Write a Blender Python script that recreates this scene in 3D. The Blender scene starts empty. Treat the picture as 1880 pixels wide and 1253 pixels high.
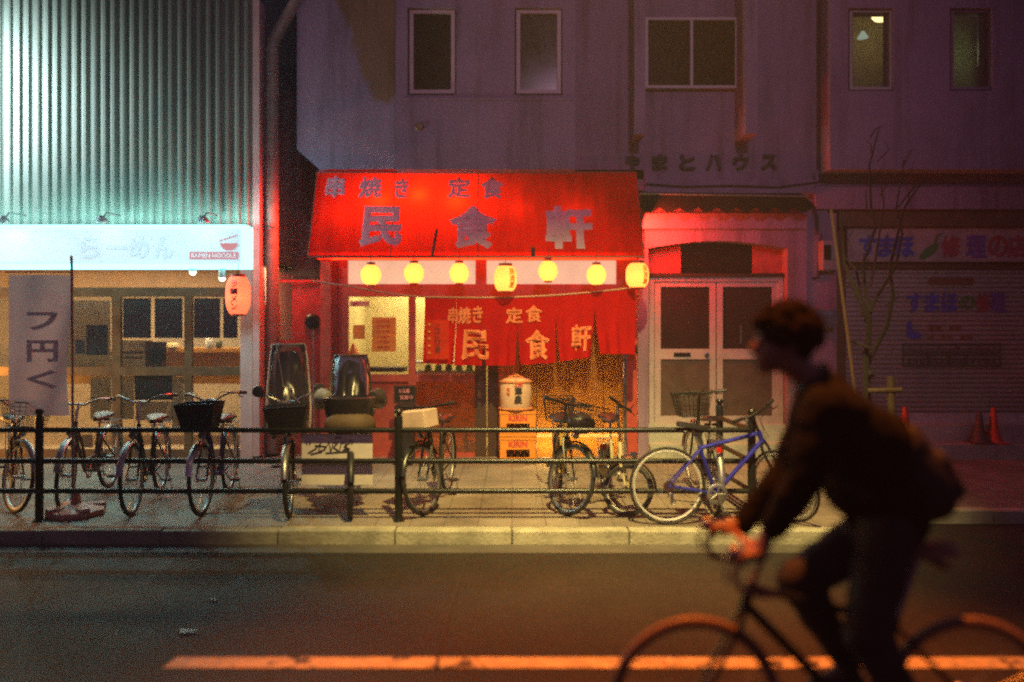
import bpy, bmesh, math, random
from mathutils import Vector, Matrix, noise as mnoise
random.seed(7)
SC = bpy.context.scene
COL = SC.collection
R = math.radians
PI = math.pi

# ------------------------------------------------------------------ camera
FPX, CX, HY, CAMZ = 1460.0, 940.0, 600.0, 1.74
cam = bpy.data.cameras.new('camera'); camo = bpy.data.objects.new('camera', cam); COL.objects.link(camo)
camo.location = (0, 0, CAMZ); camo.rotation_euler = (R(90), 0, 0)
cam.sensor_width = 36; cam.lens = 36*FPX/1880; cam.shift_y = -(626.5-HY)/1880
cam.clip_start = .05; cam.clip_end = 300
cam.dof.use_dof = True; cam.dof.focus_distance = 8.6; cam.dof.aperture_fstop = 0.42
SC.camera = camo
SC.view_settings.view_transform = 'Standard'; SC.view_settings.look = 'None'
SC.view_settings.gamma = 1; SC.view_settings.exposure = 0.0
SC.cycles.max_bounces = 7; SC.cycles.diffuse_bounces = 3; SC.cycles.glossy_bounces = 3
SC.cycles.transmission_bounces = 5; SC.cycles.transparent_max_bounces = 16; SC.cycles.volume_bounces = 0
SC.cycles.sample_clamp_indirect = 0.7; SC.cycles.sample_clamp_direct = 6; SC.cycles.use_adaptive_sampling = False
SC.cycles.filter_width = 2.1; SC.cycles.use_denoising = False          # the sensor grain of the night picture
SC.cycles.caustics_refractive = False; SC.cycles.caustics_reflective = False

# ------------------------------------------------------------------ night sky
W = bpy.data.worlds.new('World'); SC.world = W; W.use_nodes = True
W.node_tree.nodes['Background'].inputs[0].default_value = (.34, .17, .39, 1)
W.node_tree.nodes['Background'].inputs[1].default_value = 0.15

def P(px, py, D): return Vector(((px-CX)*D/FPX, D, CAMZ-(py-HY)*D/FPX))
def X(px, D): return (px-CX)*D/FPX
def Z(py, D): return CAMZ-(py-HY)*D/FPX
# ------------------------------------------------------------------ lamps
def lamp(name, typ, loc, col, power, size=.1, target=None, cone=None, blend=.6):
    l = bpy.data.lights.new(name, typ); l.color = col; l.energy = power
    if typ == 'AREA':
        if isinstance(size, tuple): l.shape = 'RECTANGLE'; l.size, l.size_y = size
        else: l.size = size
    else: l.shadow_soft_size = size
    if typ == 'SPOT': l.spot_size = R(cone); l.spot_blend = blend
    o = bpy.data.objects.new(name, l); COL.objects.link(o); o.location = loc
    if target is not None:
        o.rotation_euler = (Vector(target)-Vector(loc)).to_track_quat('-Z', 'Y').to_euler()
    return o
# street lamps on the camera's side of the road, out of frame, then an added facade fill
lamp('sodium_street_lamp', 'SPOT', (1.2, 4.4, 8.6), (1, .20, .016), 7000, .12, (.75, 3.9, -.1), 40, .8)
lamp('warm_street_lamp', 'SPOT', (.7, 2.4, 9.0), (1, .73, .24), 11500, .12, (.8, 8.2, 0), 42, 1)
lamp('facade_fill_light', 'SPOT', (2.0, -9.5, 9.6), (1, .56, .84), 2300, .6, (1.0, 10.5, 4.1), 36, 1)  # added fill light brightening facade and awning lettering, no lamp known there
# cold white street lamp beyond the frame at the noodle shop's corner
lamp('white_street_lamp', 'SPOT', (-7.6, 9.2, 5.0), (.62, .87, 1), 1700, .15, (-7.3, 10.4, 4.7), 135, 1)
# added orange light beyond the frame edge, standing in for a lens flare
lamp('orange_flare_fill', 'POINT', (-8.3, 8.9, 1.1), (1, .42, .08), 420, .12)

# ------------------------------------------------------------------ helpers

class MB:
    def __init__(s): s.v = []; s.f = []; s.sm = []
    def add(s, vs, fs, smooth=False):
        n = len(s.v); s.v += [tuple(v) for v in vs]
        s.f += [tuple(i+n for i in f) for f in fs]; s.sm += [smooth]*len(fs); return s
    def box(s, a, b, M=None, bev=0):
        x0, x1 = sorted((a[0], b[0])); y0, y1 = sorted((a[1], b[1])); z0, z1 = sorted((a[2], b[2]))
        vs = [Vector(p) for p in ((x0,y0,z0),(x1,y0,z0),(x1,y1,z0),(x0,y1,z0),(x0,y0,z1),(x1,y0,z1),(x1,y1,z1),(x0,y1,z1))]
        fs = [(3,2,1,0),(4,5,6,7),(0,1,5,4),(1,2,6,5),(2,3,7,6),(3,0,4,7)]
        if bev:
            bm = bmesh.new(); bv = [bm.verts.new(v) for v in vs]
            for f in fs: bm.faces.new([bv[i] for i in f])
            bmesh.ops.bevel(bm, geom=bm.edges[:], offset=bev, segments=2, affect='EDGES', profile=.5)
            bm.verts.index_update()
            vs = [v.co.copy() for v in bm.verts]; fs = [[v.index for v in f.verts] for f in bm.faces]; bm.free()
        if M is not None: vs = [M @ v for v in vs]
        return s.add(vs, fs)
    def cbox(s, c, d, M=None, bev=0):
        c = Vector(c); d = Vector(d)/2
        return s.box(c-d, c+d, M, bev)
    def tube(s, pts, r, n=8, closed=False, caps=True):
        pts = [Vector(p) for p in pts]; k = len(pts)
        rs = r if isinstance(r, (list, tuple)) else [r]*k
        tang = []
        for i in range(k):
            a = pts[(i-1) % k] if (closed or i > 0) else pts[i]
            b = pts[(i+1) % k] if (closed or i < k-1) else pts[i]
            t = (b-a); tang.append(t.normalized() if t.length > 1e-9 else Vector((0,0,1)))
        up = Vector((0,0,1)) if abs(tang[0].z) < .9 else Vector((1,0,0))
        u = tang[0].cross(up).normalized(); vs = []
        for i in range(k):
            t = tang[i]; u = (u - t*u.dot(t)); u = u.normalized() if u.length > 1e-6 else t.orthogonal().normalized()
            w = t.cross(u)
            for j in range(n):
                a = 2*PI*j/n; vs.append(pts[i]+(u*math.cos(a)+w*math.sin(a))*rs[i])
        fs = []
        for i in range(k if closed else k-1):
            for j in range(n):
                a = i*n+j; b = i*n+(j+1) % n; i2 = (i+1) % k
                fs.append((a, b, i2*n+(j+1) % n, i2*n+j))
        s.add(vs, fs, True)
        if caps and not closed:
            n0 = len(s.v)-len(vs)
            s.f += [tuple(n0+j for j in range(n))[::-1], tuple(n0+(k-1)*n+j for j in range(n))]; s.sm += [False, False]
        return s
    def ring(s, c, ax, rad, r, n=40, m=8):
        ax = Vector(ax).normalized(); u = ax.orthogonal().normalized(); w = ax.cross(u)
        return s.tube([Vector(c)+(u*math.cos(2*PI*i/n)+w*math.sin(2*PI*i/n))*rad for i in range(n)], r, m, True)
    def lathe(s, prof, c=(0,0,0), ax=(0,0,1), n=24, cap=True):
        ax = Vector(ax).normalized(); u = ax.orthogonal().normalized(); w = ax.cross(u); c = Vector(c); vs = []
        for (r, h) in prof:
            for j in range(n):
                a = 2*PI*j/n; vs.append(c+ax*h+(u*math.cos(a)+w*math.sin(a))*r)
        fs = [(i*n+j, i*n+(j+1) % n, (i+1)*n+(j+1) % n, (i+1)*n+j) for i in range(len(prof)-1) for j in range(n)]
        s.add(vs, fs, True)
        if cap:
            n0 = len(s.v)-len(vs); L = len(prof)-1
            if prof[0][0] > 1e-5: s.f.append(tuple(n0+j for j in range(n))[::-1]); s.sm.append(False)
            if prof[L][0] > 1e-5: s.f.append(tuple(n0+L*n+j for j in range(n))); s.sm.append(False)
        return s
    def ell(s, c, r, M=None, n=14, m=9):
        c = Vector(c); r = r if isinstance(r, (tuple, list)) else (r, r, r); vs = []; fs = []
        for i in range(m+1):
            th = PI*i/m
            for j in range(n):
                a = 2*PI*j/n
                p = Vector((r[0]*math.sin(th)*math.cos(a), r[1]*math.sin(th)*math.sin(a), r[2]*math.cos(th)))
                vs.append(c + (M @ p if M is not None else p))
        fs = [(i*n+j, (i+1)*n+j, (i+1)*n+(j+1) % n, i*n+(j+1) % n) for i in range(m) for j in range(n)]
        return s.add(vs, fs, True)
    def prism(s, poly, y0, y1):
        """outline of (x, z) points given depth from y0 to y1"""
        n = len(poly)
        vs = [(x, y0, z) for x, z in poly]+[(x, y1, z) for x, z in poly]
        fs = [tuple(range(n)), tuple(range(2*n-1, n-1, -1))]+[(i, i+n, (i+1) % n+n, (i+1) % n) for i in range(n)]
        return s.add(vs, fs)
    def tf(s, M): s.v = [tuple(M @ Vector(v)) for v in s.v]; return s
    def mesh(s, name):
        me = bpy.data.meshes.new(name); me.from_pydata(s.v, [], s.f); me.update()
        bm = bmesh.new(); bm.from_mesh(me); bmesh.ops.remove_doubles(bm, verts=bm.verts, dist=1e-6)
        bmesh.ops.recalc_face_normals(bm, faces=bm.faces); bm.to_mesh(me); bm.free()
        if any(s.sm):
            for p in me.polygons: p.use_smooth = True
            try: me.set_sharp_from_angle(angle=R(38))
            except Exception: pass
        return me
    def build(s, name, mat, parent=None):
        o = bpy.data.objects.new(name, s.mesh(name)); COL.objects.link(o)
        if mat: o.data.materials.append(mat)
        if parent is not None: o.parent = parent
        return o

def tag(o, label=None, cat=None, group=None, kind=None):
    if label: o['label'] = label
    if cat: o['category'] = cat
    if group: o['group'] = group
    if kind: o['kind'] = kind
    return o
def thing(name, label, cat, loc=(0,0,0), rz=0, group=None):
    o = bpy.data.objects.new(name, None); COL.objects.link(o); o.location = loc; o.rotation_euler = (0,0,rz)
    o.empty_display_size = .1
    return tag(o, label, cat, group)
def baked(o, mods):
    for typ, kw in mods:
        m = o.modifiers.new(typ, typ)
        for k, v in kw.items(): setattr(m, k, v)
    dg = bpy.context.evaluated_depsgraph_get(); me = bpy.data.meshes.new_from_object(o.evaluated_get(dg))
    o.modifiers.clear(); old = o.data; mats = list(old.materials); o.data = me
    me.materials.clear()
    for m in mats: me.materials.append(m)
    for p in me.polygons: p.use_smooth = True
    bpy.data.meshes.remove(old); return o

# ------------------------------------------------------------------ materials
def mat(name, col, rough=.6, metal=0, var=.25, scale=6, bump=0, bscale=60, spec=.5, col2=None, stretch=None):
    m = bpy.data.materials.new(name); m.use_nodes = True; nt = m.node_tree; b = nt.nodes['Principled BSDF']
    b.inputs['Roughness'].default_value = rough; b.inputs['Metallic'].default_value = metal
    b.inputs['Specular IOR Level'].default_value = spec
    tc = nt.nodes.new('ShaderNodeTexCoord'); mp = nt.nodes.new('ShaderNodeMapping'); nt.links.new(tc.outputs['Object'], mp.inputs[0])
    if stretch: mp.inputs['Scale'].default_value = stretch
    n = nt.nodes.new('ShaderNodeTexNoise'); n.inputs['Scale'].default_value = scale; n.inputs['Detail'].default_value = 6; n.inputs['Roughness'].default_value = .65
    nt.links.new(mp.outputs[0], n.inputs['Vector'])
    rp = nt.nodes.new('ShaderNodeValToRGB'); nt.links.new(n.outputs['Fac'], rp.inputs[0])
    rp.color_ramp.elements[0].position = .3; rp.color_ramp.elements[1].position = .7
    c2 = col2 or tuple(c*(1-var) for c in col)
    rp.color_ramp.elements[0].color = (*c2, 1); rp.color_ramp.elements[1].color = (*(col if col2 else [min(1, c*(1+var*.5)) for c in col]), 1)
    nt.links.new(rp.outputs[0], b.inputs['Base Color'])
    mr = nt.nodes.new('ShaderNodeMapRange'); mr.inputs[3].default_value = max(.02, rough-.12); mr.inputs[4].default_value = min(1, rough+.12)
    nt.links.new(n.outputs['Fac'], mr.inputs[0]); nt.links.new(mr.outputs[0], b.inputs['Roughness'])
    if bump:
        n2 = nt.nodes.new('ShaderNodeTexNoise'); n2.inputs['Scale'].default_value = bscale; n2.inputs['Detail'].default_value = 4
        nt.links.new(mp.outputs[0], n2.inputs['Vector'])
        bp = nt.nodes.new('ShaderNodeBump'); bp.inputs['Strength'].default_value = bump; bp.inputs['Distance'].default_value = .02
        nt.links.new(n2.outputs['Fac'], bp.inputs['Height']); nt.links.new(bp.outputs[0], b.inputs['Normal'])
    return m
def newmat(name):
    m = bpy.data.materials.new(name); m.use_nodes = True; nt = m.node_tree
    nt.nodes.remove(nt.nodes['Principled BSDF']); return m, nt, nt.nodes['Material Output']
def emat(name, col, s):
    m, nt, out = newmat(name); e = nt.nodes.new('ShaderNodeEmission'); e.inputs[0].default_value = (*col, 1); e.inputs[1].default_value = s
    nt.links.new(e.outputs[0], out.inputs[0]); return m
def cloth(name, col, tcol=None, k=.5, clear=0, em=0, ecol=None, weave=0, rough=None):
    """thin sheet: reflects and passes light (k = share passed), clear = share seen straight through"""
    m, nt, out = newmat(name); N = nt.nodes.new; L = nt.links.new
    tc = N('ShaderNodeTexCoord'); n = N('ShaderNodeTexNoise'); n.inputs['Scale'].default_value = 5; n.inputs['Detail'].default_value = 5; L(tc.outputs['Object'], n.inputs['Vector'])
    def ramp(c, v=.82):
        rp = N('ShaderNodeValToRGB'); rp.color_ramp.elements[0].position = .3; rp.color_ramp.elements[1].position = .7
        rp.color_ramp.elements[0].color = (*[x*v for x in c], 1); rp.color_ramp.elements[1].color = (*c, 1); L(n.outputs['Fac'], rp.inputs[0]); return rp
    d = N('ShaderNodeBsdfDiffuse'); t = N('ShaderNodeBsdfTranslucent'); L(ramp(col).outputs[0], d.inputs[0]); L(ramp(tcol or col).outputs[0], t.inputs[0])
    mx = N('ShaderNodeMixShader'); mx.inputs[0].default_value = k; L(d.outputs[0], mx.inputs[1]); L(t.outputs[0], mx.inputs[2]); last = mx.outputs[0]
    if clear:
        tr = N('ShaderNodeBsdfTransparent'); m2 = N('ShaderNodeMixShader'); m2.inputs[0].default_value = clear
        if weave:
            wv = N('ShaderNodeTexWave'); wv.bands_direction = 'Z'; wv.inputs['Scale'].default_value = weave; wv.inputs['Distortion'].default_value = .6; wv.inputs['Detail'].default_value = 2
            L(tc.outputs['Object'], wv.inputs['Vector']); mm = N('ShaderNodeMath'); mm.operation = 'MULTIPLY'; mm.inputs[1].default_value = clear*2; L(wv.outputs['Fac'], mm.inputs[0]); L(mm.outputs[0], m2.inputs[0])
        L(last, m2.inputs[1]); L(tr.outputs[0], m2.inputs[2]); last = m2.outputs[0]
    if rough is not None:
        g = N('ShaderNodeBsdfGlossy'); g.inputs['Roughness'].default_value = rough; m4 = N('ShaderNodeMixShader'); m4.inputs[0].default_value = .12
        L(last, m4.inputs[1]); L(g.outputs[0], m4.inputs[2]); last = m4.outputs[0]
    if em:
        e = N('ShaderNodeEmission'); e.inputs[0].default_value = (*(ecol or col), 1); e.inputs[1].default_value = em
        a = N('ShaderNodeAddShader'); L(last, a.inputs[0]); L(e.outputs[0], a.inputs[1]); last = a.outputs[0]
    L(last, out.inputs[0]); return m
def glass(name, tint=(.9,.95,.93), refl=.10, rough=.03, dirt=.06, dcol=(.4,.4,.4)):
    m, nt, out = newmat(name); N = nt.nodes.new; L = nt.links.new
    tr = N('ShaderNodeBsdfTransparent'); tr.inputs[0].default_value = (*tint, 1); g = N('ShaderNodeBsdfGlossy'); g.inputs['Roughness'].default_value = rough
    fr = N('ShaderNodeFresnel'); fr.inputs[0].default_value = 1.45; ad = N('ShaderNodeMath'); ad.operation = 'ADD'; ad.inputs[1].default_value = refl-.04; ad.use_clamp = True; L(fr.outputs[0], ad.inputs[0])
    mx = N('ShaderNodeMixShader'); L(ad.outputs[0], mx.inputs[0]); L(tr.outputs[0], mx.inputs[1]); L(g.outputs[0], mx.inputs[2])
    d = N('ShaderNodeBsdfDiffuse'); d.inputs[0].default_value = (*dcol, 1); n = N('ShaderNodeTexNoise'); n.inputs['Scale'].default_value = 3; n.inputs['Detail'].default_value = 5
    tc = N('ShaderNodeTexCoord'); L(tc.outputs['Object'], n.inputs['Vector']); mm = N('ShaderNodeMath'); mm.operation = 'MULTIPLY'; mm.inputs[1].default_value = dirt*2; L(n.outputs['Fac'], mm.inputs[0])
    m2 = N('ShaderNodeMixShader'); L(mm.outputs[0], m2.inputs[0]); L(mx.outputs[0], m2.inputs[1]); L(d.outputs[0], m2.inputs[2]); L(m2.outputs[0], out.inputs[0]); return m

M = {}
M['paper'] = cloth('paper', (.72,.66,.58), (.75,.66,.52), .5)
M['asphalt'] = mat('asphalt', (.0145,.013,.0085), .72, var=.45, scale=1.4, bump=.5, bscale=140)
M['gutter'] = mat('gutter_concrete', (.10,.09,.075), .8, var=.3, scale=3, bump=.3)
M['kerb'] = mat('kerb_concrete', (.42,.40,.30), .85, var=.5, scale=3.2, bump=.35, bscale=40)
M['line'] = mat('worn_road_paint', (.60,.52,.30), .7, var=.45, scale=14, bump=.3)
M['black_metal'] = mat('black_painted_metal', (.012,.016,.014), .32, .3, var=.3, scale=20)
M['black_plastic'] = mat('black_plastic', (.014,.014,.015), .45, var=.3)
M['rubber'] = mat('tyre_rubber', (.016,.016,.016), .7, var=.3, bump=.2)
M['chrome'] = mat('chrome', (.75,.75,.72), .22, 1, var=.12)
M['steel'] = mat('dull_steel', (.5,.5,.48), .38, .9, var=.25)
M['concrete'] = mat('step_concrete', (.42,.45,.37), .85, var=.35, scale=2.5, bump=.3)
M['red_frame'] = mat('red_brown_paint', (.46,.075,.045), .5, var=.35, scale=5)
M['dark_wood'] = mat('dark_wood', (.05,.025,.015), .5, var=.4, stretch=(1,1,.15))
M['alu'] = mat('aluminium_frame', (.47,.42,.38), .5, .1, var=.15)
M['white_paint'] = mat('white_board', (.68,.62,.55), .6, var=.22, scale=4)

M['ink'] = mat('ink', (.02,.018,.02), .7)
M['glass'] = glass('window_glass', dirt=.03)
M['dark_glass'] = mat('dark_window_glass', (.010,.013,.010), .16, var=.5, scale=2, spec=.2)
M['door_glass'] = mat('frosted_door_glass', (.028,.014,.012), .22, var=.3, scale=2)
M['wood'] = mat('weathered_wood', (.10,.065,.03), .75, var=.4, stretch=(8,8,1))
M['bark'] = mat('bark', (.022,.018,.012), .85, var=.4, scale=18, bump=.5)
M['dark'] = mat('dark_recess', (.02,.018,.018), .8)

def worn(m, under_col, scale, thr):
    nt = m.node_tree; b = nt.nodes['Principled BSDF']; src = b.inputs['Base Color'].links[0].from_socket; N = nt.nodes.new; L = nt.links.new
    tc = N('ShaderNodeTexCoord'); n = N('ShaderNodeTexNoise'); n.inputs['Scale'].default_value = scale; n.inputs['Detail'].default_value = 9; n.inputs['Roughness'].default_value = .7; L(tc.outputs['Object'], n.inputs['Vector'])
    rp = N('ShaderNodeValToRGB'); rp.color_ramp.elements[0].position = thr; rp.color_ramp.elements[1].position = thr+.03; L(n.outputs['Fac'], rp.inputs[0])
    mx = N('ShaderNodeMixRGB'); mx.inputs[1].default_value = (*under_col, 1); L(rp.outputs[0], mx.inputs[0]); L(src, mx.inputs[2]); L(mx.outputs[0], b.inputs['Base Color'])
worn(M['line'], (.05,.046,.04), 5, .40)
def speckle(m, scale, lo, hi):
    nt = m.node_tree; b = nt.nodes['Principled BSDF']; src = b.inputs['Base Color'].links[0].from_socket; N = nt.nodes.new; L = nt.links.new
    tc = N('ShaderNodeTexCoord'); n = N('ShaderNodeTexVoronoi'); n.inputs['Scale'].default_value = scale; L(tc.outputs['Object'], n.inputs['Vector'])
    mr = N('ShaderNodeMapRange'); mr.inputs[3].default_value = lo; mr.inputs[4].default_value = hi; sp = N('ShaderNodeSeparateColor'); L(n.outputs['Color'], sp.inputs[0]); L(sp.outputs[0], mr.inputs[0])
    mx = N('ShaderNodeMixRGB'); mx.blend_type = 'MULTIPLY'; mx.inputs[0].default_value = 1; L(src, mx.inputs[1]); L(mr.outputs[0], mx.inputs[2]); L(mx.outputs[0], b.inputs['Base Color'])
speckle(M['asphalt'], 90, .45, 1.7)
# facade paint with worn brownish patches
def facade_mat():
    m = mat('lilac_render', (.29,.205,.285), .82, var=.22, scale=1.3, bump=.3, bscale=30); nt = m.node_tree; N = nt.nodes.new; L = nt.links.new
    b = nt.nodes['Principled BSDF']; src = b.inputs['Base Color'].links[0].from_socket
    tc = N('ShaderNodeTexCoord'); mp = N('ShaderNodeMapping'); mp.inputs['Location'].default_value = (3.7, 0, 1.2); mp.inputs['Scale'].default_value = (1,1,.8); L(tc.outputs['Object'], mp.inputs[0])
    n = N('ShaderNodeTexNoise'); n.inputs['Scale'].default_value = .75; n.inputs['Detail'].default_value = 8; n.inputs['Roughness'].default_value = .55; L(mp.outputs[0], n.inputs['Vector'])
    sp = N('ShaderNodeSeparateXYZ'); L(tc.outputs['Object'], sp.inputs[0])
    def mth(op, a, c, clamp=False):
        q = N('ShaderNodeMath'); q.operation = op; q.use_clamp = clamp
        for i, x_ in enumerate((a, c)):
            if isinstance(x_, (int, float)): q.inputs[i].default_value = x_
            else: L(x_, q.inputs[i])
        return q.outputs[0]
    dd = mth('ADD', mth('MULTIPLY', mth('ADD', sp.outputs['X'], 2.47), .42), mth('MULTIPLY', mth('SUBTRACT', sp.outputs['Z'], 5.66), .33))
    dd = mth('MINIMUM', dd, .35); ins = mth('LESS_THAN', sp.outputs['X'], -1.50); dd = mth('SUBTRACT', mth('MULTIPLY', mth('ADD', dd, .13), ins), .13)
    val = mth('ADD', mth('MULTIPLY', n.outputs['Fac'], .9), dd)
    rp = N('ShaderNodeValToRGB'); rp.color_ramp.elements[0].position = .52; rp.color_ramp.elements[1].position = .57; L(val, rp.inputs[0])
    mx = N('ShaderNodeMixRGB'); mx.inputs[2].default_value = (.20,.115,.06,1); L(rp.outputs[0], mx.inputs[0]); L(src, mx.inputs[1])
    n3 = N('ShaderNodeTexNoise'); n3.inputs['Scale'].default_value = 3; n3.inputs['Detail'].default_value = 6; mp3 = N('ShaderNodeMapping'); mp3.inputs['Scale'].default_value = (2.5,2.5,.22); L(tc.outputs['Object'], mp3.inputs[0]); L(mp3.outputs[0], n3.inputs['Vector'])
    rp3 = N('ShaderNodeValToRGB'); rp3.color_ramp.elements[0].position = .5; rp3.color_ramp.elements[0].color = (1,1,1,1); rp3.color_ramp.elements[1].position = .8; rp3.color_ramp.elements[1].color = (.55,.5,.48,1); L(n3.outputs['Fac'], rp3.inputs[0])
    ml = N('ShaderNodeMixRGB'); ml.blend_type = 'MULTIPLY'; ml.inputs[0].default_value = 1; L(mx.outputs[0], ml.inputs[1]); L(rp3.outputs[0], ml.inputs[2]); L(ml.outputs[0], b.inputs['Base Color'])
    return m
M['facade'] = facade_mat()
# paved sidewalk: small slabs with joints, stains
def paving_mat():
    m = mat('pavement_slabs', (.27,.225,.175), .62, var=.5, scale=1.1, bump=.4, bscale=70); nt = m.node_tree; N = nt.nodes.new; L = nt.links.new
    b = nt.nodes['Principled BSDF']; src = b.inputs['Base Color'].links[0].from_socket
    tc = N('ShaderNodeTexCoord'); br = N('ShaderNodeTexBrick'); br.inputs['Scale'].default_value = 1; br.offset = 0; br.inputs['Brick Width'].default_value = .3; br.inputs['Row Height'].default_value = .3
    br.inputs['Mortar Size'].default_value = .006; br.inputs['Color1'].default_value = (1,1,1,1); br.inputs['Color2'].default_value = (.8,.8,.78,1); br.inputs['Mortar'].default_value = (.45,.42,.4,1)
    L(tc.outputs['Object'], br.inputs['Vector'])
    ml = N('ShaderNodeMixRGB'); ml.blend_type = 'MULTIPLY'; ml.inputs[0].default_value = .75; L(src, ml.inputs[1]); L(br.outputs['Color'], ml.inputs[2]); L(ml.outputs[0], b.inputs['Base Color']); return m
M['paving'] = paving_mat()

# ------------------------------------------------------------------ lettering
def text(body, w, h, Mx, m, parent=None, name='lettering', bold=.012, extrude=.0, shear=0, fn=None, rough=0):
    """characters drawn in the XY plane, centred, fitted in w x h, then placed by the matrix Mx (or by fn per point)"""
    c = bpy.data.curves.new('lettering', 'FONT'); c.body = body; c.bevel_depth = bold; c.bevel_resolution = 0; c.shear = shear; c.resolution_u = 3
    o = bpy.data.objects.new('lettering', c); COL.objects.link(o)
    dg = bpy.context.evaluated_depsgraph_get(); me = bpy.data.meshes.new_from_object(o.evaluated_get(dg))
    bpy.data.objects.remove(o); bpy.data.curves.remove(c)
    xs = [v.co.x for v in me.vertices]; ys = [v.co.y for v in me.vertices]
    if not xs: return None
    x0, x1, y0, y1 = min(xs), max(xs), min(ys), max(ys); sx = w/(x1-x0); sy = h/(y1-y0) if h else sx
    bm = bmesh.new(); bm.from_mesh(me); bpy.data.meshes.remove(me)
    if bold:
        bmesh.ops.delete(bm, geom=[f for f in bm.faces if f.calc_center_median().z < -1e-7], context='FACES')
    if fn or rough:
        bmesh.ops.triangulate(bm, faces=bm.faces[:]); bmesh.ops.remove_doubles(bm, verts=bm.verts, dist=1e-4)
        bmesh.ops.subdivide_edges(bm, edges=[e for e in bm.edges if e.calc_length()*sx > (.05 if fn else .1)], cuts=2)
    for v in bm.verts:
        p = Vector(((v.co.x-(x0+x1)/2)*sx, (v.co.y-(y0+y1)/2)*sy, 0))
        if rough:
            q = v.co*2.2; p.x += (mnoise.noise(q+Vector((3,1,0))))*rough*w; p.y += mnoise.noise(q+Vector((9,7,4)))*rough*w
        zz = max(0, v.co.z)*.10*sx
        v.co = (fn(p)+Vector((0,-zz,0))) if fn else Mx @ (p+Vector((0,0,zz)))
    if extrude:
        nrm = (Mx.to_3x3() @ Vector((0,0,1))).normalized()
        r = bmesh.ops.extrude_face_region(bm, geom=bm.faces[:])
        for g in r['geom']:
            if isinstance(g, bmesh.types.BMVert): g.co += nrm*extrude
    me2 = bpy.data.meshes.new(name); bmesh.ops.recalc_face_normals(bm, faces=bm.faces); bm.to_mesh(me2); bm.free()
    ob = bpy.data.objects.new(name, me2); COL.objects.link(ob); me2.materials.append(m)
    if parent is not None: ob.parent = parent
    return ob
def wallM(px, py, D): return Matrix.Translation(P(px, py, D)) @ Matrix.Rotation(R(90), 4, 'X')
def ptext(body, px, py, wpx, hpx, D, m, parent=None, **kw):
    return text(body, wpx*D/FPX, hpx*D/FPX, wallM(px, py, D), m, parent, **kw)
def rect(b, x0, y0, x1, y1, D, t=.03):
    """box seen as the picture rectangle (x0,y0)-(x1,y1) with its front face at depth D and thickness t behind it"""
    a = P(x0, y0, D); c = P(x1, y1, D); return b.box((a.x, D, a.z), (c.x, D+t, c.z))
def frame_rect(b, x0, y0, x1, y1, w, D, t=.05):
    rect(b, x0, y0, x1, y0+w, D, t); rect(b, x0, y1-w, x1, y1, D, t); rect(b, x0, y0+w, x0+w, y1-w, D, t); rect(b, x1-w, y0+w, x1, y1-w, D, t)

# ================================================================== SETTING
KZ = -.12
b = MB(); b.add([(-60,-40,KZ-.004),(60,-40,KZ-.004),(60,60,KZ-.004),(-60,60,KZ-.004)], [(0,1,2,3)]); b.build('ground', M['asphalt'])
tag(bpy.data.objects['ground'], 'dark earth below road and pavement', 'ground', kind='structure')
b = MB(); b.add([(-40,-12,KZ),(40,-12,KZ),(40,7.6,KZ),(-40,7.6,KZ)], [(0,1,2,3)])
tag(b.build('road', M['asphalt']), 'dark asphalt road with worn white line in front of the shops', 'road', kind='structure')
JX = 3.15                                                # the pavement narrows here
b = MB()
out = [(-40,6.92),(JX-.25,6.92),(JX+.35,7.66),(40,7.66),(40,11.6),(-40,11.6)]
b.add([(x,y,0) for x,y in out]+[(x,y,KZ) for x,y in out], [tuple(range(6))]+[(i,(i+1)%6,(i+1)%6+6,i+6) for i in range(6)])
tag(b.build('pavement', M['paving']), 'stained brown slab pavement in front of the shops', 'pavement', kind='structure')
b = MB(); x = -24.0
while x < JX-.4:
    x2 = min(x+1.0, JX-.3); dz = random.uniform(-.004,.004)
    b.box((x+.004, 6.77, KZ-.02), (x2-.004, 6.92, .003+dz), bev=.012); x = x2
x = JX+.4
while x < 24: b.box((x+.004, 7.50, KZ-.02), (x+.996, 7.657, .003+random.uniform(-.004,.004)), bev=.012); x += 1.0
p0 = Vector((JX-.28, 6.845, 0)); p1 = Vector((JX+.38, 7.58, 0)); d = (p1-p0); a = math.atan2(d.y, d.x)
b.cbox((0,0,(KZ)/2), (d.length-.06,.15,.125), Matrix.Translation((p0+p1)/2) @ Matrix.Rotation(a,4,'Z'), bev=.012)
tag(b.build('kerb', M['kerb']), 'pale concrete kerb stones along the pavement edge', 'kerb', kind='structure')
b = MB(); b.box((-24, 6.52, KZ-.02), (JX, 6.768, KZ+.006)); tag(b.build('gutter', M['gutter']), 'narrow concrete gutter strip below the kerb', 'gutter', kind='structure')
b = MB(); LD = (4.324, 4.466); b.add([(X(298,LD[0]),LD[0],KZ+.004),(6,LD[0],KZ+.004),(6,LD[1],KZ+.004),(X(316,LD[1])+.03,LD[1],KZ+.004)], [(0,1,2,3)])
tag(b.build('road_marking', M['line']), 'worn white line painted on the asphalt', 'road marking', kind='structure')
b = MB(); pts = []; 
for i in range(25):
    t = i/24; pts.append((X(862-62*t, 6.46-2.14*t)+random.uniform(-.008,.008), 6.46-2.14*t))
b.add([(x-.008,y,KZ+.006) for x,y in pts]+[(x+.008,y,KZ+.006) for x,y in pts], [(i,i+25,i+26,i+1) for i in range(24)])
tag(b.build('road_crack', M['dark']), 'dark tar crack running across the road to the white line', 'crack', kind='structure')
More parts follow.
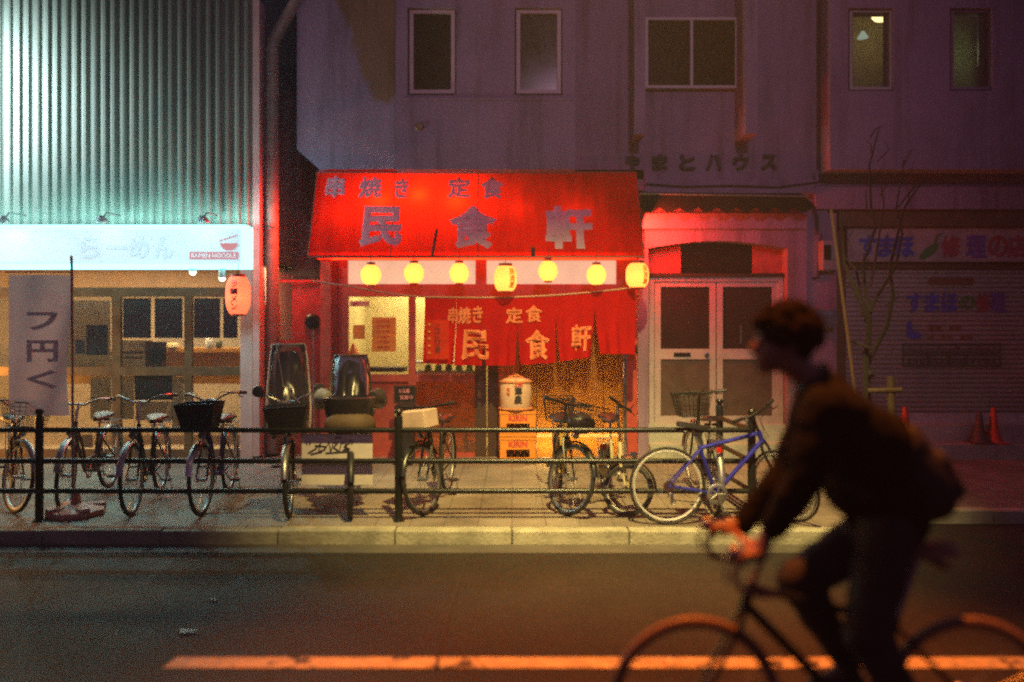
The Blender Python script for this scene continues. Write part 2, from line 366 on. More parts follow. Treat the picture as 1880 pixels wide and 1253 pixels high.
for (px, py, l) in ((345,1163,.10),(392,1104,.045)):
    D = 1.86*FPX/(py-HY); b = MB(); b.cbox((X(px,D),D,KZ+.008),(l,.03,.014),bev=.004)
    tag(b.build('road_stud', M['chrome']), 'longer shiny road stud nearer the white line' if l > .06 else 'shorter shiny road stud nearer the kerb', 'road stud', 'reflecting studs on the road')

# ================================================================== NOODLE SHOP on the left
WD = 10.45
lb = thing('noodle_shop_building', 'corrugated metal building with lit glass shopfront and pink corner pillar', 'building', (X(230,WD), WD, 0))
def under(o, par):
    """keep world placement below a placed Empty"""
    o.parent = par; o.matrix_parent_inverse = par.matrix_basis.inverted(); return o
M['corr'] = mat('corrugated_metal', (.215,.23,.18), .62, .1, var=.35, scale=1.2, stretch=(1,1,.2))
b = MB(); xs0 = -11.0; xs1 = X(464, WD); n = int((xs1-xs0)/.017); vs = []
for i in range(n+1):
    x = xs0+(xs1-xs0)*i/n; ph = (x/.125) % 1; y = WD-.03*(1 if ph < .38 else (1-(ph-.38)/.12 if ph < .5 else (0 if ph < .88 else (ph-.88)/.12)))
    vs += [(x,y,2.55),(x,y,7.5)]
b.add(vs, [(2*i,2*i+2,2*i+3,2*i+1) for i in range(n)])
b.box((xs0, WD+.02, 2.68),(xs1, 16, 7.5)); under(b.build('corrugated_wall', M['corr']), lb)
M['pink'] = mat('pink_painted_pillar', (.62,.42,.38), .55, var=.2, scale=3)
b = MB(); b.box((X(441,WD+.05), WD+.05, 0),(X(463,WD+.05), 16, 2.55)); rect(b, 464, 0, 476, 838, WD-.02, .25); under(b.build('pillar', M['pink']), lb)
b = MB()
for (a, c) in ((205,221),(338,352)): rect(b, a, 545, c, 838, WD+.1, .06)
rect(b, -300, 674, 205, 690, WD+.1, .06); rect(b, 221, 674, 338, 690, WD+.1, .06); rect(b, 352, 674, 440, 690, WD+.1, .06); rect(b, -300, 528, 440, 545, WD+.1, .06); rect(b, -300, 826, 440, 844, WD+.09, .07)
M['bronze'] = mat('bronze_window_frame', (.16,.10,.05), .45, .4, var=.3)
under(b.build('window_frame', M['bronze']), lb)
b = MB(); rect(b, -300, 545, 440, 826, WD+.13, .004); under(b.build('window_pane', M['glass']), lb)
M['wall_in'] = mat('warm_interior_wall', (.60,.47,.33), .8, var=.2)
b = MB(); x0 = -11; x1 = X(441,WD+.05)
b.box((x0,12.9,0),(x1,12.95,2.9)); b.box((x0,WD+.2,2.62),(x1,12.9,2.66)); b.box((x0,WD+.2,.01),(x1,12.9,.03)); b.box((x0-.05,WD+.2,0),(x0,12.9,2.6))
under(b.build('interior_wall', M['wall_in']), lb)
lamp('noodle_shop_room_light', 'AREA', (-5.0, 10.98, 2.58), (1,.68,.36), 170, (4,.4), (-5.0,11.2,0))
# counter with things on it
M['counter'] = mat('orange_counter_wood', (.62,.28,.05), .4, var=.3, stretch=(.3,4,4))
t = thing('shop_counter', 'orange wooden counter behind the noodle shop window', 'counter', (-4.2,11.3,0))
b = MB(); rect(b, 120, 646, 452, 705, 11.3, .4); under(b.build('counter_front', M['counter']), t)
b = MB(); a = P(100,640,11.2); c = P(455,647,11.2); b.box((a.x,11.2,c.z),(c.x,11.75,a.z)); under(b.build('counter_top', M['counter']), t)
for (px, w, h, cc, lab) in ((385,16,22,(.75,.72,.68),'white napkin box on the orange counter'),(402,12,14,(.06,.08,.04),'dark sauce pot on the orange counter'),(318,24,10,(.75,.6,.35),'cream bowl stack on the orange counter')):
    b = MB(); q = P(px,640,11.25); w *= 11.25/FPX; h *= 11.25/FPX
    b.lathe([(.0,0),(w*.42,0),(w*.5,h*.25),(w*.47,h*.8),(w*.3,h),(0,h)], q, n=14)
    tag(b.build('counter_jar', mat('jar', cc, .4)), lab, 'jar')
# posters inside the glass
def poster(name, px0, py0, px1, py1, D, col, label, lines=(), cat='poster', group=None, back=None, tilt=0):
    t = thing(name, label, cat, P((px0+px1)/2, py1, D), 0, group)
    b = MB(); rect(b, px0, py0, px1, py1, D, .006); o = under(b.build('sheet', col), t)
    for (body, px, py, w, h, m) in lines: under(ptext(body, px, py, w, h, D-.004, m, bold=.01), t)
    return t
M['menu_dark'] = mat('dark_menu_print', (.06,.075,.06), .5, var=.5, scale=30)
M['menu_text'] = mat('pale_print', (.45,.42,.36), .7)
M['pink_ink'] = mat('pink_print', (.7,.25,.28), .6)
M['orange_ink'] = mat('orange_print', (.85,.28,.03), .6)
M['red_ink'] = mat('red_print', (.6,.04,.03), .6)
M['photo'] = mat('food_photo', (.3,.18,.09), .5, var=.8, scale=45)
PD = WD+.19
for i, (a, c) in enumerate(((226,277),(284,335),(356,404),(410,436))):
    lab = ('dark menu poster next to the tall window mullion, blank lower edge','dark menu poster with three columns of small dish pictures','dark menu poster with rows of round dish pictures','narrow dark menu poster beside the pink pillar')[i]
    t = poster('menu_poster', a, 548, c, 621, PD, M['menu_dark'], lab, group='dark menu posters along the window')
    b = MB(); rng = random.Random(i)
    for r_ in range(4):
        for cc in range(3):
            if a+8+cc*15 < c-6: b.lathe([(0,0),(.032,0),(.032,.004)], P(a+10+cc*15, 566+r_*14, PD-.002), (0,-1,0), n=10)
    under(b.build('dish_picture', M['photo']), t)
    b = MB()
    for r_ in range(4): rect(b, a+4, 573+r_*14, c-5, 575+r_*14, PD-.003, .002)
    under(b.build('price_line', M['menu_text']), t)
t = poster('menu_sheet', 112, 552, 203, 672, PD, M['paper'], 'large pale menu sheet with a dark photo hung inside the noodle shop window')
b = MB(); rect(b, 158, 597, 198, 652, PD-.004, .003); under(b.build('picture', M['menu_dark']), t)
b = MB(); rect(b, 138, 624, 156, 650, PD-.004, .003); under(b.build('picture', mat('blue_print', (.12,.25,.28), .6)), t)
t = poster('price_sheet', 224, 625, 280, 673, PD, M['paper'], 'white sheet with orange stripes and red print below the dark menu posters', [('おすすめ',252,634,30,7,M['red_ink'])])
b = MB(); rect(b, 226, 645, 262, 650, PD-.004, .003); rect(b, 226, 655, 262, 659, PD-.004, .003); under(b.build('stripe', M['orange_ink']), t)
t = poster('dish_poster', 266, 628, 306, 684, PD-.012, M['orange_ink'], 'orange poster with a bowl of noodles taped on the window')
b = MB(); b.lathe([(0,0),(.11,0),(.11,.004)], P(288,652,PD-.014), (0,-1,0), n=20); under(b.build('picture', M['photo']), t)
t = poster('event_poster', 247, 690, 316, 735, PD, M['menu_dark'], 'black poster with pink writing low in the noodle shop window', [('祭',290,705,24,24,M['pink_ink']),('夏',264,716,16,16,M['pink_ink'])])
poster('blank_sheet', 166, 692, 204, 770, PD, M['paper'], 'blank pale sheet low in the window beside the mullion', group='pale sheets low in the window')
poster('blank_sheet', 222, 692, 246, 770, PD, M['paper'], 'tall pale strip between mullion and black poster', group='pale sheets low in the window')
poster('blank_sheet', 316, 692, 337, 790, PD, M['paper'], 'tall pale strip between black poster and second mullion', group='pale sheets low in the window')
poster('blank_sheet', 249, 737, 316, 772, PD, M['paper'], 'wide pale sheet below the black poster', group='pale sheets low in the window')
poster('orange_notice', 150, 798, 170, 822, PD, M['orange_ink'], 'small orange notice at the foot of the window')
# light box sign
SD = 10.0
t = thing('light_box_sign', 'glowing white light box sign over the noodle shop window', 'sign', P(200,492,SD))
M['lit_white'] = cloth('lit_sign_face', (.34,.33,.34), k=.2, em=.52, ecol=(.74,.88,1)); M['lit_edge'] = emat('lit_cyan_edge', (.33,1,1), 2.6)
b = MB(); rect(b, -420, 421, 442, 484, SD, .28); under(b.build('sign_face', M['lit_white']), t)
b = MB(); rect(b, -420, 413, 450, 420.5, SD-.02, .3); rect(b, -420, 484.5, 450, 492, SD-.02, .3); rect(b, 442.5, 420.5, 450, 484.5, SD-.02, .3); under(b.build('sign_edge', M['lit_edge']), t)
M['sign_red'] = emat('lit_red_print', (.75,.30,.32), .9); M['sign_grey'] = cloth('lit_grey_print', (.3,.3,.33), k=.2, em=.48, ecol=(.70,.84,1))
b = MB(); rect(b, 348, 463, 437, 476, SD-.006, .004); under(b.build('print_band', M['sign_red']), t)
under(ptext('RAMEN NOODLE', 392, 469.5, 82, 8, SD-.010, M['lit_white'], bold=.02), t)
b = MB(); q = P(420,447,SD-.008); b.add([q+Vector((.11*math.cos(a),0,-.09*math.sin(a))) for a in [PI*i/12 for i in range(13)]], [tuple(range(13))]); b.tube([q+Vector((-.12,0,.03)),q+Vector((.1,0,.10))],.006,5); under(b.build('bowl_emblem', M['sign_red']), t)
for (ch, px) in (('ら',165),('ー',215),('め',255),('ん',300)): under(ptext(ch, px, 455, 34, 40 if ch != 'ー' else 7, SD-.006, M['sign_grey'], bold=.02), t)
# flood lamps shining on the sign
for i, px in enumerate((5,186,372)):
    q = P(px, 404, SD-.25)
    lab = ('sign floodlight at the frame edge above the white sign','middle sign floodlight above the white sign','sign floodlight above the red print of the white sign')[i]
    t = thing('sign_floodlight', lab, 'lamp', q, 0, 'floodlights above the light box sign')
    b = MB(); b.tube([(0,.02,.01),(0,.12,.10),(0,.46,.12)], .012, 8); b.build('arm', M['steel'], t)
    b = MB(); b.lathe([(.03,.05),(.07,0),(.075,-.03)], (0,0,0), (0,-.25,1), 16); b.build('housing', M['steel'], t)
    b = MB(); b.lathe([(0,-.031),(.068,-.031)], (0,0,0), (0,-.25,1), 16, cap=False); b.build('lens', emat('flood_lens', (.8,.97,1), 60), t)
    lamp('sign_floodlight_beam', 'POINT', q+Vector((0,-.06,-.07)), (.38,.92,.95), 80, .05)
# spots under the sign
for i, (px, py) in enumerate(((354,500),(408,511))):
    t = thing('soffit_spot', ('small round spot lamp under the sign, farther from the pillar','small round spot lamp under the sign beside the red lantern')[i], 'lamp', P(px,py,10.15), 0, 'spot lamps under the sign')
    b = MB(); b.lathe([(.03,.18),(.045,.05),(.05,0)], n=14); b.build('housing', M['steel'], t)
    b = MB(); b.ell((0,0,0), .04); b.build('bulb', emat('spot_bulb', (1,.85,.6), 6), t)
# lantern builder
def lantern(name, label, px, py, D, wpx, hpx, paper, rim, letters=None, group=None, watts=3, col=(1,.6,.2), lm=None, turn=0):
    s = D/FPX; r = wpx*s/2; h = hpx*s
    t = thing(name, label, 'lantern', P(px, py, D), turn, group); n = 22; prof = []
    k = 24
    for i in range(k+1):
        u = -1+2*i/k; rr = r*(1-abs(u)**3.2*.42) if hpx > wpx*1.05 else r*math.sqrt(max(.16, 1-(u*.93)**2))
        rr *= 1+.012*(1 if i % 2 else -1); prof.append((rr, u*h/2))
    b = MB(); b.lathe(prof, n=28, cap=False); b.build('paper_shade', paper, t)
    e = prof[0][0]
    b = MB(); b.lathe([(e*.55,h/2+.030),(e*1.04,h/2+.030),(e*1.06,h/2-.012),(e*.55,h/2-.012)], n=20); b.build('rim', rim, t)
    b = MB(); b.lathe([(e*.55,-h/2+.008),(e*1.06,-h/2+.008),(e*1.04,-h/2-.016),(e*.55,-h/2-.016)], n=20); b.build('rim', rim, t)
    b = MB(); b.tube([(0,0,h/2+.02),(0,0,h/2+.16)], .004, 5); b.build('cord', M['black_plastic'], t)
    if letters:
        for i, ch in enumerate(letters):
            zc = h*.39-(i+.5)*(h*.78/len(letters)); cw = min(r*(.62 if lm else 1.1), h*.72/len(letters))
            ang0 = R(35) if lm else 0
            def fn(p, zc=zc, ang0=ang0):
                a = p.x/(r*1.0)+ang0; zz = zc+p.y; u = min(1, abs(zz/(h/2))); rr = (r*(1-abs(u)**3.2*.42) if hpx > wpx*1.05 else r*math.sqrt(max(.16,1-(u*.93)**2)))*1.02+.004
                return Vector((rr*math.sin(a), -rr*math.cos(a), zz))
            o = text(ch, cw, cw if ch != 'ー' else cw*.9, None, lm or M['red_ink'], t, bold=.03, fn=fn)
    lamp(name+'_bulb', 'POINT', P(px, py+hpx*.06, D)+Vector((0,-r*.40,0)), col, watts, .03)
    return t
M['red_rim'] = mat('red_lacquer', (.35,.03,.01), .5); M['black_rim'] = M['black_plastic']
M['paper_red'] = cloth('pink_lantern_paper', (.9,.4,.3), (.95,.28,.14), .8, em=.8, ecol=(1,.20,.09))
lantern('paper_lantern', 'tall pink paper lantern with red writing beside the pink pillar', 437, 543, 9.85, 44, 70, M['paper_red'], M['red_rim'], 'ラーメン', None, 4, (1,.45,.3), None)
# banner
t = thing('banner_flag', 'tall faded pink banner with pale writing on a pole in a pink base', 'banner', P(140,945,7.35))
M['pink_cloth'] = cloth('faded_pink_cloth', (.70,.44,.42), k=.28)
M['pink_plastic'] = mat('pink_plastic', (.62,.30,.22), .55, var=.25)
def bp(px, py): return P(px, py, 7.35)
b = MB(); n = 14; m_ = 16; vs = []
for j in range(m_+1):
    for i in range(n+1):
        q = P(16+112*i/n, 505+258*j/m_, 7.35); q.y += .05*math.sin(i*.55+j*.3)*(i/n); vs.append(q)
b.add(vs, [(j*(n+1)+i, j*(n+1)+i+1, (j+1)*(n+1)+i+1, (j+1)*(n+1)+i) for j in range(m_) for i in range(n)], True); under(b.build('flag_cloth', M['pink_cloth']), t)
M['pale_print'] = cloth('pale_cloth_print', (.90,.93,.95), k=.25)
for ch, py, hh in (('フ',590,34),('円',645,40),('く',697,34)): under(ptext(ch, 78, py, 58, hh, 7.27, M['pale_print'], bold=.035), t)
b = MB(); q0 = P(134,925,7.35); b.tube([q0, P(132,495,7.35), P(131,470,7.35)], .012, 8); b.tube([P(131,500,7.35), P(10,500,7.35)], .006, 6); under(b.build('pole', mat('pink_pole', (.6,.32,.28), .5)), t)
b = MB(); c0 = P(140,968,7.35); c0.z = 0
b.lathe([(.0,0),(.25,0),(.26,.02),(.25,.055),(.14,.085),(.05,.11),(.03,.20),(0,.20)], c0, n=8)
for k in range(4):
    a = PI/4+k*PI/2; b.cbox((0,0,.05),(.16,.1,.09), Matrix.Translation(c0+Vector((.17*math.cos(a),.17*math.sin(a),0))) @ Matrix.Rotation(a,4,'Z'), bev=.02)
under(b.build('base', M['pink_plastic']), t)

# ================================================================== ALLEY between the buildings
t = thing('alley_gate', 'red painted gate and panels closing the gap beside the izakaya', 'gate', P(535,838,10.75))
for a, y_, c, D in ((486,560,513,10.75),(536,520,590,10.8)): b = MB(); rect(b, a, y_, c, 838, D, .04); under(b.build('panel', M['red_frame']), t)
for a, y_, c, y2_ in ((513.5,625,535.5,633),(506,514,588,519),(513.5,822,535.5,830)): b = MB(); rect(b, a, y_, c, y2_, 10.72, .04); under(b.build('bar', M['red_frame']), t)
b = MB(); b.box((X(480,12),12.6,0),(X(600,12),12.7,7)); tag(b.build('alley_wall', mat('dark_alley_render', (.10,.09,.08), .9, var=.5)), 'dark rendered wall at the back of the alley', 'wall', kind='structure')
t = thing('downpipe', 'fat grey rain pipe bent towards the lilac wall in the alley', 'pipe', P(500,450,10.6))
b = MB(); b.tube([P(548,-60,10.6),P(546,0,10.6),P(504,72,10.6),P(500,90,10.6),P(500,330,10.6),P(500,470,10.6),P(500,560,10.7),P(500,832,10.68)], .085, 12); under(b.build('tube', mat('grey_pipe', (.28,.22,.17), .5, var=.4)), t)
b = MB()
for py in (140,420): b.ring(P(500,py,10.6), (0,0,1), .09, .012, 20, 6)
under(b.build('bracket', M['steel']), t)
t = thing('gas_meter', 'round dark gas meter on the red panel beside the izakaya', 'meter', P(575,590,10.7))
b = MB(); b.lathe([(0,.1),(.07,.1),(.1,.07),(.1,0)], P(575,590,10.8), (0,-1,0), 18); under(b.build('meter_body', M['black_metal']), t)
b = MB(); b.tube([P(575,605,10.75),P(575,660,10.75),P(578,836,10.76)], .014, 8); under(b.build('pipe', M['steel']), t)

# ================================================================== APARTMENT BUILDING
FD = 10.6; BD = 10.2
ap = thing('apartment_building', 'lilac rendered apartment house with projecting bays over the shops', 'building', (X(1150,FD), FD, 0))
b = MB(); TOP = -330
pts = [(545,TOP),(545,275),(586,311),(728,311),(728,TOP)]; b.prism([(X(x,FD-.02),Z(y,FD-.02)) for x,y in pts], FD-.02, FD+.5)
rect(b, 728, TOP, 1540, 330, FD+.12, .4)                           # recessed wall plane between the bays
rect(b, 586, 312, 1182, 478, FD+.12, .38)                         # behind the awning
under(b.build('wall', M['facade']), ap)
def bay(x0, x1, y1, D, wins):
    """projecting bay with real window openings"""
    b = MB(); xs = [x0]
    ys = [w[1] for w in wins]
    prev = x0; wy0, wy1 = wins[0][1], wins[0][3]
    rect(b, x0, TOP, x1, wy0, D, .3); rect(b, x0, wy1, x1, y1, D, .3)
    for (a, _, c, _) in wins: rect(b, prev, wy0, a, wy1, D, .3); prev = c
    rect(b, prev, wy0, x1, wy1, D, .3); return b
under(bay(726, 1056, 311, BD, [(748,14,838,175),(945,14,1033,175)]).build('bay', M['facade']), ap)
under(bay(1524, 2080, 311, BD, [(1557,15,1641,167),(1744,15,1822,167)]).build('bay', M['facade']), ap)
b = MB(); rect(b, 735, 180, 1052, 184, BD-.02, .03); under(b.build('ledge', M['facade']), ap)
b = MB(); rect(b, 1166, TOP, 1185, 246, BD, .55); rect(b, 1369, TOP, 1391, 246, BD, .55); under(b.build('fin', M['facade']), ap)
M['lit_curtain'] = cloth('greenish_curtain', (.5,.5,.28), k=.6)
def window(x0, y0, x1, y1, D, fw, split=False, pane=None, fm=None):
    b = MB(); frame_rect(b, x0, y0, x1, y1, fw, D, .07)
    if split: mid = (x0+x1)/2; rect(b, mid-fw/2, y0+fw, mid+fw/2, y1-fw, D, .05)
    f = b.build('window_frame', fm or M['alu']); under(f, ap)
    b = MB(); rect(b, x0+fw, y0+fw, x1-fw, y1-fw, D+.04, .004); p = b.build('pane', pane or M['dark_glass']); p.parent = f; return f
M['pinkframe'] = mat('pinkish_window_frame', (.55,.42,.40), .5, var=.2)
window(752,18,835,172,BD+.06,7,fm=M['pinkframe']); window(948,18,1030,172,BD+.06,7,fm=M['pinkframe'])
window(1185,32,1355,162,FD+.02,5,True)
M['grey_glass'] = glass('hazy_window_glass', (.75,.78,.7), .06, .05, .10, (.25,.25,.2))
window(1560,18,1638,165,BD+.06,5,pane=M['grey_glass']); window(1746,18,1820,165,BD+.06,5,pane=M['grey_glass'], fm=M['facade'])
# rooms behind the two lit windows
b = MB(); x0 = X(1540,11); x1 = X(1850,11)
b.box((x0,11.3,4.4),(x1,11.35,8)); b.box((x0-.05,10.55,4.4),(x0,11.35,8)); b.box((x1,10.55,4.4),(x1+.05,11.35,8)); b.box((X(1690,10.8)-.03,10.55,4.4),(X(1690,10.8)+.03,11.3,8)); b.box((x0,10.55,6.15),(x1,11.35,6.2))
under(b.build('room_wall', mat('room_wall', (.30,.30,.18), .8, var=.3)), ap)
t = thing('ceiling_lamp', 'bright warm ceiling lamp seen through the upper window of the bay', 'lamp', P(1622,30,10.8))
b = MB(); b.lathe([(0,-.05),(.12,-.04),(.15,0),(.12,.03),(0,.04)], (0,0,0), n=18); b.build('lamp_shade', emat('warm_lamp', (1,.72,.35), 5), t)
b = MB(); b.tube([(0,0,.03),(0,0,.35)], .006, 6); b.build('cord', M['black_plastic'], t)
lamp('upper_room_light', 'POINT', P(1622,52,10.85), (1,.75,.4), 2.2, .08)
t = thing('pendant_lamp', 'small white glass pendant lamp in the upper bay window', 'lamp', P(1584,66,10.85))
b = MB(); b.lathe([(.0,.06),(.02,.06),(.075,-.03),(0,-.03)], (0,0,0), n=16); b.build('lamp_shade', emat('white_pendant', (.75,.9,.85), .7), t); b = MB(); b.tube([(0,0,.05),(0,0,.5)], .005, 6); b.build('cord', M['black_plastic'], t)
t = thing('wall_lamp', 'white tube lamp glowing behind the hazy end window', 'lamp', P(1806,70,11.0))
b = MB(); b.tube([(0,0,-.35),(0,0,.35)], .035, 10); b.build('tube', emat('white_tube', (.85,1,.75), 1.6), t)
b = MB(); b.cbox((0,.06,0),(.09,.06,.8),bev=.01); b.build('housing', M['alu'], t)
lamp('end_room_light', 'POINT', P(1800,90,10.9), (.8,1,.6), 1.6, .06)
t = thing('wall_vent', 'small dark round vent in the lilac bay above the red awning', 'vent', P(770,233,BD))
b = MB(); b.lathe([(0,.02),(.045,.018),(.06,0),(.045,.006)], P(770,233,BD), (0,-1,0), 16); under(b.build('cap', M['bronze']), t)
t = thing('wall_cable', 'thin black cable sagging along the lilac wall above the entrance', 'cable', P(1300,340,FD+.08))
b = MB(); b.tube([P(1186,338,FD+.0),P(1260,343,FD+.0),P(1340,341,FD+.0),P(1430,344,FD+.0),P(1512,333,FD+.0),P(1519,250,FD+.0),P(1519,-40,FD+.0)], .011, 6); under(b.build('sheath', M['black_plastic']), t)
# name in metal letters on the wall
M['letter_metal'] = mat('dark_bronze_letters', (.008,.009,.008), .6)
for ch, px in zip('やまとハウス', (1161,1211,1261,1310,1360,1411)):
    under(ptext(ch, px, 299, 29, 29, FD+.11, M['letter_metal'], name='letter', bold=.045, extrude=.03, rough=.03), ap)
# ground floor pieces: ledge, lintel, pilasters, portal
b = MB(); rect(b, 1182, 347, 1500, 355, FD-.15, .3); rect(b, 1498, 312, 2080, 342, FD+.02, .2); rect(b, 1498, 343, 2080, 384, FD-.02, .3); under(b.build('ledge', M['facade']), ap)
b = MB(); rect(b, 1184, 330, 1520, 392, FD+.03, .3); rect(b, 1180, 392, 1482, 420, FD-.06, .4)
def arch():
    pts = [(1184,420),(1481,420),(1481,842),(1446,842),(1446,456)]
    for i in range(13): u = i/12; pts.append((1444-(1444-1190)*u, 456-13*math.sin(PI*u)))
    pts += [(1190,840),(1184,840)]; return [(X(x,FD),Z(y,FD)) for x,y in pts]
b.prism(arch(), FD, FD+.35); rect(b, 1481, 392, 1536, 842, FD+.02, .4); rect(b, 1172, 476, 1191, 842, FD-.08, .4)
under(b.build('portal', M['facade']), ap)
for a, c in ((1186,1250),(1382,1446)): b = MB(); rect(b, a, 445, c, 508, FD+.22, .06); under(b.build('transom_panel', M['red_frame']), ap)
b = MB(); rect(b, 1250, 440, 1382, 500, FD+.24, .05); under(b.build('transom_window', M['dark_glass']), ap)
DD = FD+.16
b = MB(); rect(b, 1190, 502, 1442, 508, DD-.06, .1); under(b.build('door_head', M['dark']), ap)
b = MB(); frame_rect(b, 1192, 508, 1438, 786, 9, DD-.02, .1); under(b.build('door_frame', M['alu']), ap)
for (a, c) in ((1202,1314),(1316,1429)):
    b = MB(); w = 11; rect(b, a, 517, a+w, 777, DD, .045); rect(b, c-w, 517, c, 777, DD, .045); rect(b, a+w, 517, c-w, 527, DD, .045); rect(b, a+w, 641, c-w, 660, DD, .045); rect(b, a+w, 764, c-w, 777, DD, .045)
    d_ = under(b.build('entrance_door', M['alu']), ap)
    b = MB(); rect(b, a+w, 527, c-w, 641, DD+.02, .006); g = b.build('pane', M['door_glass']); g.parent = d_
    b = MB(); rect(b, a+w, 660, c-w, 764, DD+.02, .006); g = b.build('pane', mat('frosted_lower_glass', (.10,.075,.055), .35, var=.25)); g.parent = d_
    b = MB()
    if a < 1300: rect(b, 1237, 648, 1268, 655, DD-.012, .012)
    else: q = P(1360,598,DD-.06); b.tube([q+Vector((0,.06,0)),q,q+Vector((0,0,-.24)),q+Vector((0,.06,-.24))], .012, 8)
    hnd = b.build('letter_slot' if a < 1300 else 'handle', M['black_metal'] if a < 1300 else M['chrome']); hnd.parent = d_
    if a < 1300:
        b = MB(); b.lathe([(0,.04),(.03,.035),(.03,0)], P(1297,651,DD), (0,-1,0), 14); k_ = b.build('knob', M['chrome']); k_.parent = d_
b = MB(); b.box((X(1160,FD)+.05,FD+.5,0),(X(2080,FD),FD+.55,4)); under(b.build('back_wall', M['dark']), ap)
# steps
b = MB(); xa = X(1194,10.4); xe = X(2090,10.4)
b.box((xa,10.37,0),(xe,10.66,.2)); b.box((xa,10.655,0),(xe,11.1,.425)); tag(b.build('entrance_steps', M['concrete']), 'two long greenish concrete steps below door and shutter', 'steps')
# roller shutter shop
HD = 10.86
t = thing('roller_shutter', 'closed grey roller shutter printed with blue and red shop writing', 'shutter', P(1700,777,HD))
M['shutter'] = mat('shutter_slat_paint', (.42,.36,.30), .5, .2, var=.25, scale=1.5)
b = MB(); z0 = Z(757,HD); z1 = Z(494,HD); n = 30; xa = X(1552,HD); xe = X(2080,HD); vs = []; k = 5
for i in range(n*k+1):
    u = i/(n*k); ph = (i % k)/k; y = HD - .012*math.sin(PI*ph)+ (.012 if i % k == 0 else 0); vs += [(xa,y,z0+(z1-z0)*u),(xe,y,z0+(z1-z0)*u)]
b.add(vs, [(2*i,2*i+1,2*i+3,2*i+2) for i in range(n*k)]); under(b.build('slat_curtain', M['shutter']), t)
b = MB(); rect(b, 1552, 758, 2080, 779, HD-.02, .06); under(b.build('bottom_rail', mat('pale_bottom_rail', (.62,.58,.5), .5, .2)), t)
b = MB(); rect(b, 1536, 400, 1551, 779, HD-.06, .14); under(b.build('guide_rail', M['bronze']), t)
b = MB(); rect(b, 1552, 482, 2080, 494, HD-.05, .1); rect(b, 1540, 386, 2080, 416, HD-.2, .3); under(b.build('shutter_box', M['bronze']), t)
M['blue_ink'] = mat('blue_print', (.05,.08,.42), .6); M['green_ink'] = mat('green_print', (.05,.22,.06), .6); M['purple_ink'] = mat('purple_print', (.16,.08,.32), .6); M['dred'] = mat('dark_red_print', (.34,.06,.08), .6); M['brown_ink'] = mat('brown_print', (.2,.09,.04), .6); M['dgreen'] = mat('dark_green_print', (.05,.085,.05), .6)
SHD = HD-.024
for ch, px, m in zip('すまほの修理', (1680,1712,1744,1776,1806,1832), (M['blue_ink'],)*3+(M['green_ink'],M['dred'],M['purple_ink'])):
    under(ptext(ch, px, 556, 29, 36 if ch != 'の' else 26, SHD, m, bold=.04), t)
b = MB(); pts = [(1711+6*math.cos(a) if math.cos(a) < 0 else 1783+6*math.cos(a), 517+6.5*math.sin(a)) for a in [2*PI*i/20 for i in range(20)]]
b.prism([(X(x,SHD),Z(y,SHD)) for x,y in pts], SHD, SHD+.003); under(b.build('print_badge', M['brown_ink']), t)
b = MB(); pts = [(1665,591),(1673,591),(1676,608),(1690,612),(1690,623),(1676,623),(1665,618)]; b.prism([(X(x,SHD),Z(y,SHD)) for x,y in pts], SHD, SHD+.003); under(b.build('print_emblem', M['blue_ink']), t)
for body, px, py, w in (('修理　買取',1735,602,62),('05　中古　販売',1745,619,84)): under(ptext(body, px, py, w, 10, SHD, M['brown_ink'], bold=.02), t)
b = MB(); frame_rect(b, 1657, 631, 1838, 648, 3, SHD, .003); frame_rect(b, 1657, 651, 1838, 674, 3, SHD, .003)
for px in (1702,1738,1770): rect(b, px, 654, px+8, 671, SHD, .003)
under(b.build('print_table', M['dgreen']), t)
under(ptext('パソコン・ゲーム機・タブレット', 1746, 639.5, 168, 8, SHD-.002, M['dgreen'], bold=.02), t)
for body, px, w in (('定休日',1681,34),('年末',1724,22),('年始',1758,20),('年中無休',1806,48)): under(ptext(body, px, 662.5, w, 12, SHD-.002, M['dgreen'], bold=.02), t)
t = thing('shop_sign_board', 'unlit sign board with blue, green and red writing above the shutter', 'sign', P(1700,482,HD-.1))
b = MB(); rect(b, 1556, 418, 2080, 481, HD-.12, .05); under(b.build('board', mat('pinkish_sign_board', (.42,.32,.28), .5, var=.25)), t)
for ch, px, m in zip('すまほ', (1594,1628,1662), (M['blue_ink'],)*3): under(ptext(ch, px, 453, 34, 40, HD-.125, m, bold=.045), t)
b = MB(); q = P(1706,462,HD-.126); vs = [q+Vector((.125*math.cos(a)*1.0+.05*math.sin(a),0,.10*math.sin(a)+.05*math.cos(a))) for a in [2*PI*i/24 for i in range(24)]]; b.add(vs, [tuple(range(24))]); b.tube([q+Vector((.07,0,.08)),q+Vector((.1,0,.2)),q+Vector((.16,0,.24))],.014,6); under(b.build('leaf_emblem', M['green_ink']), t)
for ch, px, m in zip('修理の店', (1746,1792,1832,1868), (M['dred'],M['purple_ink'],M['dred'],M['dred'])): under(ptext(ch, px, 453, 38, 42, HD-.125, m, bold=.04), t)
